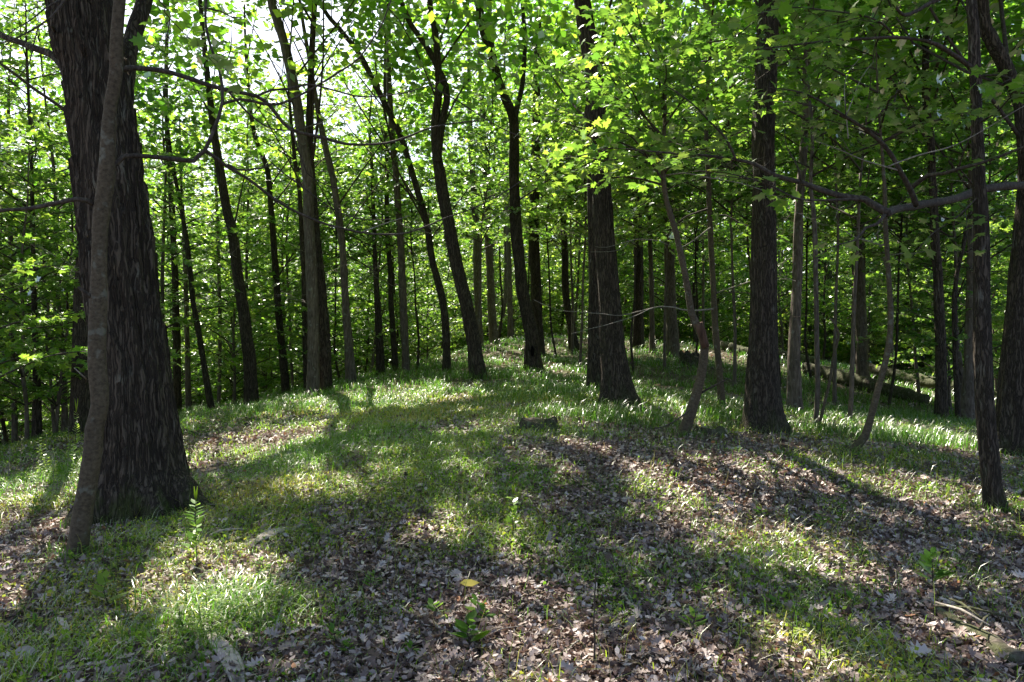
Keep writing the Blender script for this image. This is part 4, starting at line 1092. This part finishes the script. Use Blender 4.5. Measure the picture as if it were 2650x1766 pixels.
def grass():
    rng = np.random.default_rng(13)
    g = Geo()
    # tufts: centres, then blades round each
    def tufts(n, d0, d1, pw, per, r, h, w, thr):
        x, y = wedge(rng, n, d0, d1, pw)
        G = green_map(x, y)
        k = rng.random(n) < np.clip((G - thr) * 1.6, 0, 1)
        x, y = x[k], y[k]
        x = np.repeat(x, per) + rng.normal(0, r, len(x) * per); y = np.repeat(y, per) + rng.normal(0, r, len(x))
        m = len(x)
        hh = rng.uniform(.5, 1.2, m) * h * (.6 + .8 * noise2(x, y, .9, 62))
        blades(g, rng, x, y, hh, rng.uniform(.6, 1.3, m) * w, rng.uniform(.1, 1.0, m), np.clip(rng.beta(2, 4, m) * .8 + (rng.random(m) < .05) * .5, 0, 1), tilt=.55)
    tufts(1000, 3.2, 9, .8, 12, .07, .13, .006, .25)
    tufts(3600, 8, 16, .8, 9, .06, .17, .008, .3)
    tufts(7000, 13, 24, .9, 9, .10, .21, .011, .25)
    tufts(5500, 22, 40, .8, 9, .18, .26, .014, .05)
    # thin upright stems and straws over the near floor
    x, y = wedge(rng, 9000, 3.0, 11, .8)
    k = rng.random(len(x)) < .25 + .75 * green_map(x, y); x, y = x[k], y[k]; n = len(x)
    blades(g, rng, x, y, rng.uniform(.08, .30, n), rng.uniform(.002, .0042, n), rng.uniform(0, .5, n), np.clip(rng.beta(2, 2, n) * 1.1, 0, 1), tilt=.5)
    # grass and weeds gathered round the feet of the near trees
    for lab, (root, base, pts, rad) in TREES.items():
        if base[1] > 21: continue
        n = 130
        a = rng.random(n) * 6.283; rr = rad[0] * 1.15 + .02 + np.abs(rng.normal(0, .10, n))
        blades(g, rng, base[0] + np.cos(a) * rr, base[1] + np.sin(a) * rr, rng.uniform(.06, .20, n), rng.uniform(.004, .009, n), rng.uniform(.1, .9, n), np.clip(rng.beta(2, 3, n) * .9, 0, 1), tilt=.6)
    # a bright clump where the sun strikes in front and one by the slim tree
    for sx, sy, n, rr, h in ((560, 1590, 420, .26, .20), (610, 1560, 260, .2, .17), (2400, 1150, 900, .5, .3), (2300, 1140, 700, .5, .28), (2150, 1120, 500, .4, .28), (1560, 1080, 500, .5, .3), (1440, 1080, 400, .5, .28), (1880, 1090, 400, .4, .3), (1620, 1100, 400, .5, .28)):
        c = hit(sx, sy)
        x = c[0] + rng.normal(0, rr, n); y = c[1] + rng.normal(0, rr * .8, n)
        blades(g, rng, x, y, rng.uniform(.5, 1.2, n) * h, rng.uniform(.005, .011, n), rng.uniform(.3, 1.0, n), np.clip(rng.beta(2, 3, n) * .75, 0, 1), tilt=.7)
    o = g.obj('grass', [M_GRASS])
    tag(o, "woodland grass on the knoll and bank", kind='stuff')
grass()

def floor_sticks():
    rng = np.random.default_rng(14)
    g = Geo()
    x, y = wedge(rng, 900, 3.2, 12, .8)
    for a, b in zip(x, y):
        L = rng.uniform(.08, .45); an = rng.random() * 6.28
        p = np.array([a, b, gz1(a, b) + .02])
        d = np.array([math.cos(an), math.sin(an), rng.normal(0, .12)])
        g.tube([p - d * L / 2, p + rng.normal(0, .015, 3), p + d * L / 2], [.0035, .003, .0015], 4, 0, cap=False)
    o = g.obj('twig_litter', [M_PALE])
    tag(o, "thin dead twigs strewn over the leaf litter", kind='stuff')
floor_sticks()

# ---------------------------------------------------------------- fallen wood
def log(name, label, cat, s0, s1, r0, r1, mat=M_LOG, seg=18, lift=.5, mids=(), parts=None):
    rng = np.random.default_rng(abs(hash(label)) % 1000 if False else len(label))
    A = hit(*s0); Bq = hit(*s1)
    n = 9
    t = np.linspace(0, 1, n)[:, None]
    pts = A[None] * (1 - t) + Bq[None] * t
    pts[:, 0] += np.cumsum(rng.normal(0, .02, n))
    pts[:, 2] = gz(pts[:, 0], pts[:, 1])
    rad = np.linspace(r0, r1, n)
    pts[:, 2] = .5 * pts[:, 2] + .5 * np.linspace(pts[0, 2], pts[-1, 2], n) + rad * (lift + .5)
    base = pts[0].copy()
    C = catmull(np.concatenate([pts, rad[:, None]], 1), max(r0 * .5, .03))
    root = thing(name, label, cat, base)
    g = Geo()
    def dsp(p, rd, a, x, y):
        q = p[:, None] + rd[:, None, None] * (np.cos(a)[None, :, None] * x[:, None] + np.sin(a)[None, :, None] * y[:, None])
        s = q.reshape(-1, 3)
        return ((vnoise(s * 6, 3) - .5) * .5 + (vnoise(s * 22, 5) - .5) * .25).reshape(len(p), len(a)) * rd[:, None]
    g.tube(C[:, :3], C[:, 3], seg, 0, disp=dsp)
    g.obj('log_body', [mat], root, base, smooth=True)
    return root, base, C

lg, lb, lc = log('rotten_log', "rotten mossy log with pale split top in the lower right corner", 'log', (2372,1556), (2720,1745), .022, .055, lift=.0)
for a, b, w in (((2420,1605), (2560,1680), 7), ((2440,1590), (2540,1660), 5), ((2415,1620), (2620,1665), 4), ((2535,1685), (2562,1655), 4)):
    A, Bq = hit(*a), hit(*b); A[2] += .10; Bq[2] += .12
    g = Geo(); g.tube([A, (A + Bq) / 2 + np.array([0, 0, .02]), Bq], [.006, .008, .005], 6, 0)
    g.obj('splinter', [M_LOG if w != 7 else M_PALE], lg, lb)
log('fallen_log', "long dark fallen log running down from behind the thick straight trunk", 'log', (2000,925), (2110,948), .17, .15)
log('fallen_log', "dark fallen log passing the foot of the greyish trunk on the right slope", 'log', (2090,972), (2330,1032), .20, .17)
log('fallen_log', "longest fallen log stretching across the right slope to the slim near tree", 'log', (2250,978), (2620,1052), .22, .17)
log('fallen_log', "short dark log half buried in grass below the longest log", 'log', (2240,1015), (2390,1050), .20, .14)
log('fallen_log', "fallen log lying on the crest between the crooked sapling and the thick trunk", 'log', (1860,905), (1960,930), .17, .14)
log('fallen_log', "pale sunlit log lying across behind the crooked sapling", 'log', (1752,886), (1830,888), .20, .17, M_PALE)
log('fallen_branch', "dark dead branch sloping down the left bank into the grass", 'branch', (640,1105), (720,1035), .035, .018)
log('fallen_branch', "thin fallen branch lying on litter right of the shaggy trunk", 'branch', (470,1115), (640,1150), .02, .01)
log('fallen_branch', "short curved pale branch in the sun left of the pale twin trunks", 'branch', (650,1145), (700,1130), .02, .015, M_PALE)
log('fallen_stick', "forked dead stick at the left edge of the brown litter patch", 'stick', (735,1478), (880,1490), .012, .007)
log('fallen_stick', "long thin pale stick along the top of the brown litter patch", 'stick', (960,1490), (1090,1460), .009, .005, M_PALE)
log('fallen_stick', "pale bent stick in the lower left of the brown litter patch", 'stick', (850,1640), (880,1750), .010, .006, M_PALE)
log('fallen_stick', "mossy grey stick at the bottom of the frame left of the rotten log", 'stick', (2340,1735), (2440,1725), .016, .012)
log('fallen_stick', "pale thin stick lying in front of the thick straight trunk", 'stick', (1925,1105), (1965,1130), .012, .006, M_PALE)
log('fallen_branch', "long straight pale twig in the herbs right of the patch of brown litter", 'branch', (1880,1350), (1990,1410), .008, .004, M_PALE)

def chunk(name, label, cat, c, w, dpt, h, mat, seed):
    """a broken, hollowed stump or wood chunk"""
    p = hit(*c); base = p.copy()
    n, k = 28, 7
    a = np.linspace(0, 2 * np.pi, n, endpoint=False)
    V = []
    prof = [(1.25, -.1), (1.12, .1), (1.0, .45), (.95, .8), (.85, 1.0), (.6, .82), (.45, .5)]
    for r, z in prof:
        q = np.stack([np.cos(a) * r * w / 2, np.sin(a) * r * dpt / 2, np.full(n, z * h)], 1)
        nn = vnoise(q * 9 + seed, seed) - .5
        q[:, :2] *= (1 + .35 * nn)[:, None]
        if z > .7: q[:, 2] *= (.65 + .7 * vnoise(np.stack([np.cos(a) * 2, np.sin(a) * 2, a * 0], 1) + seed, seed))
        V.append(q + p[None])
    V = np.concatenate(V)
    i = np.arange(k - 1)[:, None] * n; j = np.arange(n)[None]; j2 = (j + 1) % n
    Q = np.stack([i + j, i + j2, i + n + j2, i + n + j], 2).reshape(-1)
    Q = np.concatenate([Q, (k - 1) * n + np.arange(n)])
    g = Geo(); g.add(V, Q, np.concatenate([np.full((k - 1) * n, 4), [n]]), np.full(len(V), .5), 0)
    o = g.obj(name, [mat], None, base, smooth=True)
    tag(o, label, cat)
chunk('rotten_stump', "low dark rotten stump right of the foot of the crooked sapling", 'stump', (1835,1128), .42, .3, .10, M_LOG, 3)
chunk('rotten_stump', "mossy mound of rotten wood in the middle grass before the central trunk", 'stump', (1395,1115), .5, .4, .14, M_LOG, 5)
chunk('rotten_stump', "dark upturned stump beside the crooked sapling on the far crest", 'stump', (1785,945), .6, .5, .35, M_LOG, 8)

def slab(name, label, pts2, widths, thick=.012, cat='bark slab', lift=.02):
    """a shed plate of bark: a bent tapering board"""
    c = np.array([hit(*p) for p in pts2])
    C = catmull(np.concatenate([c, np.array(widths)[:, None]], 1), .03)
    p, w = C[:, :3], C[:, 3]
    p[:, 2] = gz(p[:, 0], p[:, 1]) + lift + .03 * np.sin(np.linspace(0, 3.1, len(p)))
    t = norm(np.gradient(p, axis=0)); s = norm(np.cross(t, np.array([[0, 0, 1.0]])))
    m = 7
    u = np.linspace(-.5, .5, m)
    edge = 1 + .3 * (vnoise(p * 25, 3)[:, None] - .5)
    top = p[:, None] + s[:, None] * (u[None] * w[:, None] * edge)[..., None]
    top[..., 2] += .14 * w[:, None] * (.25 - u[None] ** 2) * 2 + .008 * (vnoise(top.reshape(-1, 3) * 30, 2).reshape(top.shape[:2]) - .5)
    bot = top.copy(); bot[..., 2] -= thick
    V = np.concatenate([top.reshape(-1, 3), bot.reshape(-1, 3)]); k = len(p); o = k * m
    i = np.arange(k - 1)[:, None] * m; j = np.arange(m - 1)[None]
    A = np.stack([i + j, i + j + 1, i + m + j + 1, i + m + j], 2).reshape(-1, 4)
    Q = [A, A[:, ::-1] + o]
    for e in (0, m - 1):
        r = np.arange(k - 1) * m + e
        f = np.stack([r, r + m, r + m + o, r + o], 1); Q.append(f if e == 0 else f[:, ::-1])
    for e in (0, k - 1):
        r = e * m + np.arange(m - 1)
        f = np.stack([r, r + o, r + 1 + o, r + 1], 1); Q.append(f if e == 0 else f[:, ::-1])
    Q = np.concatenate(Q)
    g = Geo(); g.add(V, Q.reshape(-1), np.full(len(Q), 4), np.full(len(V), .5), 0)
    ob = g.obj(name, [M_SLAB], None, p[0].copy(), smooth=False)
    tag(ob, label, cat)
slab('bark_slab', "long pale slab of shed bark pointing down below the bright grass clump", [(545,1652),(570,1690),(600,1735),(618,1790)], [.04, .085, .095, .06])
slab('bark_slab', "pale strip of bark lying right of the flowering weed, largest one up there", [(640,1420),(690,1405),(730,1385),(760,1378)], [.04, .13, .10, .03])
slab('bark_slab', "thin pale bark sliver continuing right past the largest strip", [(755,1382),(790,1374),(815,1370)], [.03, .05, .02])
slab('bark_slab', "grey bark piece lying in the shaded lower left herbs", [(85,1650),(115,1660),(145,1668)], [.03, .045, .02])
slab('bark_slab', "broken bark shard leaning by the grey piece in the lower left", [(140,1620),(160,1640),(175,1655)], [.02, .04, .02], lift=.03)
slab('bark_slab', "bark piece lying at the left edge behind the leaning thin tree", [(-5,1405),(40,1395),(80,1380)], [.04, .06, .03])
slab('bark_slab', "dark narrow bark strip between the flowering weed and the pale strip", [(540,1395),(590,1388),(640,1382)], [.03, .05, .03])

# ---------------------------------------------------------------- countable plants
def weed(label, c, h, n_leaf, size, lean_=(0, 0), name='weed', T=OVAL, rnd=(.3, .9), spike=False, mat=None, whorl=1, group=None, start=.25, flat=.5, stem_r=.004):
    p = hit(*c); rng = np.random.default_rng(int(c[0] + c[1]))
    root = thing(name, label, 'plant', p, group)
    t = np.linspace(0, 1, 8)[:, None]
    st = p[None] + np.array([[lean_[0] * h, lean_[1] * h, 0]]) * t ** 1.5 + np.array([[0, 0, h]]) * t + np.cumsum(rng.normal(0, .006, (8, 3)), 0) * np.array([1, 1, 0])
    g = Geo(); g.tube(st, np.linspace(stem_r, stem_r * .4, 8), 6, 0)
    g.obj('stem', [M_TWIG if mat is None else mat], root, p)
    if n_leaf:
        g = Geo()
        u = start + (1 - start) * (np.arange(n_leaf) // whorl * whorl / n_leaf)
        k = np.clip(u * 7, 0, 6.99); i = k.astype(int); f = (k - i)[:, None]
        q = st[i] * (1 - f) + st[i + 1] * f
        a = np.arange(n_leaf) * (2.4 if whorl == 1 else 6.283 / whorl) + (np.arange(n_leaf) // whorl) * .6
        H = np.stack([np.cos(a), np.sin(a), np.full(n_leaf, .25)], 1) + rng.normal(0, .12, (n_leaf, 3))
        Nn = np.array([[0, 0, 1.0]]) - H * .25 + rng.normal(0, flat * .4, (n_leaf, 3))
        g.leaves(*T, q, frames(Nn, H), size * (1.1 - .6 * (u - start)) * rng.uniform(.8, 1.2, n_leaf), rng.uniform(*rnd, n_leaf))
        g.obj('foliage', [M_LEAF], root, p)
    if spike:
        g = Geo(); e = st[-1]
        for s in (-1, 1):
            d = np.array([s * .12, .02, 1.0]); L = h * .22
            g.tube([e, e + d * L * .5, e + d * L], [.006, .007, .002], 6, 0, .5)
        g.obj('flower_spike', [M_BED], root, p)
    return root
weed("tall leafy weed with two spikes in front of the shaggy trunk's right root", (508,1470), .46, 30, .095, (0, 0), 'flowering_weed', spike=True, rnd=(.6, 1))
weed("bushy leafy herb in the sun at the centre of the near floor", (1325,1400), .34, 22, .085, (0, 0), 'leafy_herb', spike=True, rnd=(.5, 1))
for i, (x, y, h) in enumerate(((1158,1380,.24), (1130,1375,.20), (1175,1390,.17))):
    weed(("tallest", "left and middle-height", "shortest and right-hand")[i] + " bright bedstraw stem with whorled leaves beside the sunlit patch", (x, y), h, 40, .022, (0, 0), 'bedstraw_stem', whorl=5, rnd=(.7, 1), start=.1, stem_r=.002)
for i, (x, y, h, l) in enumerate(((52,1235,.52,"taller bare silvery weed stalk with upswept dry pods at the left edge"), (22,1240,.42,"shorter bare silvery weed stalk nearest the left edge"))):
    weed(l, (x, y), h, 44, .05, (0, 0), 'dry_weed', T=(np.array([(0, 0, 0), (.17, .5, .02), (0, 1, .05), (-.17, .5, .02)]), [(0, 1, 2, 3)]), mat=M_PALE, whorl=2, start=.3)
_rw = np.random.default_rng(91)
for i in range(11):
    weed("tall straw-coloured weed in the bright tangle left of the leaning thin tree", (_rw.uniform(60, 205), _rw.uniform(1215, 1300)), _rw.uniform(.3, .6), 22, .05, (_rw.uniform(-.1, .1), 0), 'straw_weed', rnd=(.75, 1), stem_r=.003, mat=M_PALE, group="straw weeds left of the leaning tree")
for o in [o for o in bpy.data.objects if o.name.startswith('dry_weed')]:
    for c in o.children:
        if c.name.startswith('foliage'):
            c.data.materials[0] = M_PALE; c.name = 'seed_pod_spray'
weed("pale green leafy weed lit by the sun behind the leaning thin tree", (190,1220), .75, 40, .07, (.05, 0), 'flowering_weed', spike=True, rnd=(.7, 1), stem_r=.005)
weed("bare thin brown sapling stem standing in the near leaf litter", (1545,1735), .50, 0, 0, (.06, 0), 'bare_sapling', stem_r=.006)
for (x, y, h, l) in ((1880,1766,.36,"leftmost of four thin bare stems in the lower right grass"), (1940,1790,.40,"second from left of four thin bare stems in the lower right grass"), (2050,1770,.42,"third from left of four thin bare stems in the lower right grass"), (2125,1770,.40,"rightmost of four thin bare stems in the lower right grass")):
    weed(l, (x, min(y, 1764)), h, 6, .03, (.03, 0), 'bare_shoot', stem_r=.003)
weed("broad-leaved green plant behind the rotten log's split end", (2415,1530), .24, 16, .12, (0, 0), 'leafy_herb', rnd=(.1, .5))
weed("low leafy seedling at the bottom of the brown litter patch", (1210,1690), .16, 14, .11, (0, 0), 'seedling', rnd=(.1, .5))
weed("single upright broad leaf plant below the bright grass at left", (278,1580), .20, 8, .14, (0, 0), 'leafy_herb', rnd=(.5, .9), flat=.2)
weed("leafy seedling just under the bright grass clump beside the bark slab", (470,1660), .16, 14, .085, (0, 0), 'seedling', rnd=(.5, .9))
weed("small airy weed with fine pale flowers on the right floor", (2035,1375), .22, 60, .02, (0, 0), 'fine_weed', rnd=(.7, 1), start=.3, stem_r=.002)
weed("small leafy weed right of the fine pale-flowered weed", (2180,1370), .24, 22, .06, (0, 0), 'leafy_herb', rnd=(.4, .9))
weed("pinnate pale seedling catching light above the small leafy weed", (2180,1290), .12, 12, .08, (.1, 0), 'seedling', rnd=(.3, .8))
weed("tiny bright green sprout in the dark litter right of centre", (2232,1455), .10, 8, .08, (0, 0), 'seedling', rnd=(.6, .9))
weed("flower-headed weed on dark litter left of the slim tree's shadow", (2395,1465), .10, 12, .035, (0, 0), 'fine_weed', rnd=(.7, 1))
weed("leafy weed growing against the right side of the shaggy trunk", (490,1240), .55, 34, .05, (0, 0), 'leafy_weed', rnd=(.1, .5))
rng_s = np.random.default_rng(33)
for i in range(34):
    y = rng_s.uniform(1250, 1740); x = rng_s.uniform(30, 2620)
    weed("small green seedling scattered among the herbs and leaf litter", (x, y), rng_s.uniform(.06, .14), 8, rng_s.uniform(.05, .09), (0, 0), 'small_seedling', rnd=(.1, .8), group="small seedlings on the forest floor", T=OVAL)

def single_leaf(name, label, c, size, mat, T=OAK, rnd=.9, lift=.05, tilt=(.3, -.6, 1)):
    p = hit(*c); g = Geo()
    Tt = T[0].copy(); Tt[:, 1] -= .5
    g.leaves(Tt, T[1], (p + np.array([0, 0, lift]))[None], frames(np.array([tilt], float), np.array([[1.0, .2, 0]])), np.array([size]), np.array([rnd]))
    tag(g.obj(name, [mat], None, p), label, 'leaf')
M_YEL = leaf_mat("yellow_leaf", [(0, (.32, .27, .06)), (1, (.36, .3, .07))], [(0, (.2, .16, .02)), (1, (.2, .16, .02))], obj_var=0)
single_leaf('yellow_leaf', "curled yellow leaf lying on the brown litter", (1215,1538), .13, M_YEL, OVAL)
single_leaf('dry_oak_leaf', "large pale lobed dry leaf below the rotten log", (2375,1712), .17, M_DRY, OAK, .84)
single_leaf('dry_oak_leaf', "large pale lobed dry leaf at the right edge above the rotten log", (2640,1515), .16, M_DRY, OAK, .84)
single_leaf('dry_leaf', "upright pale dry leaf in the lower left herbs", (68,1715), .13, M_DRY, OVAL, .8, tilt=(.2, -1, .3))
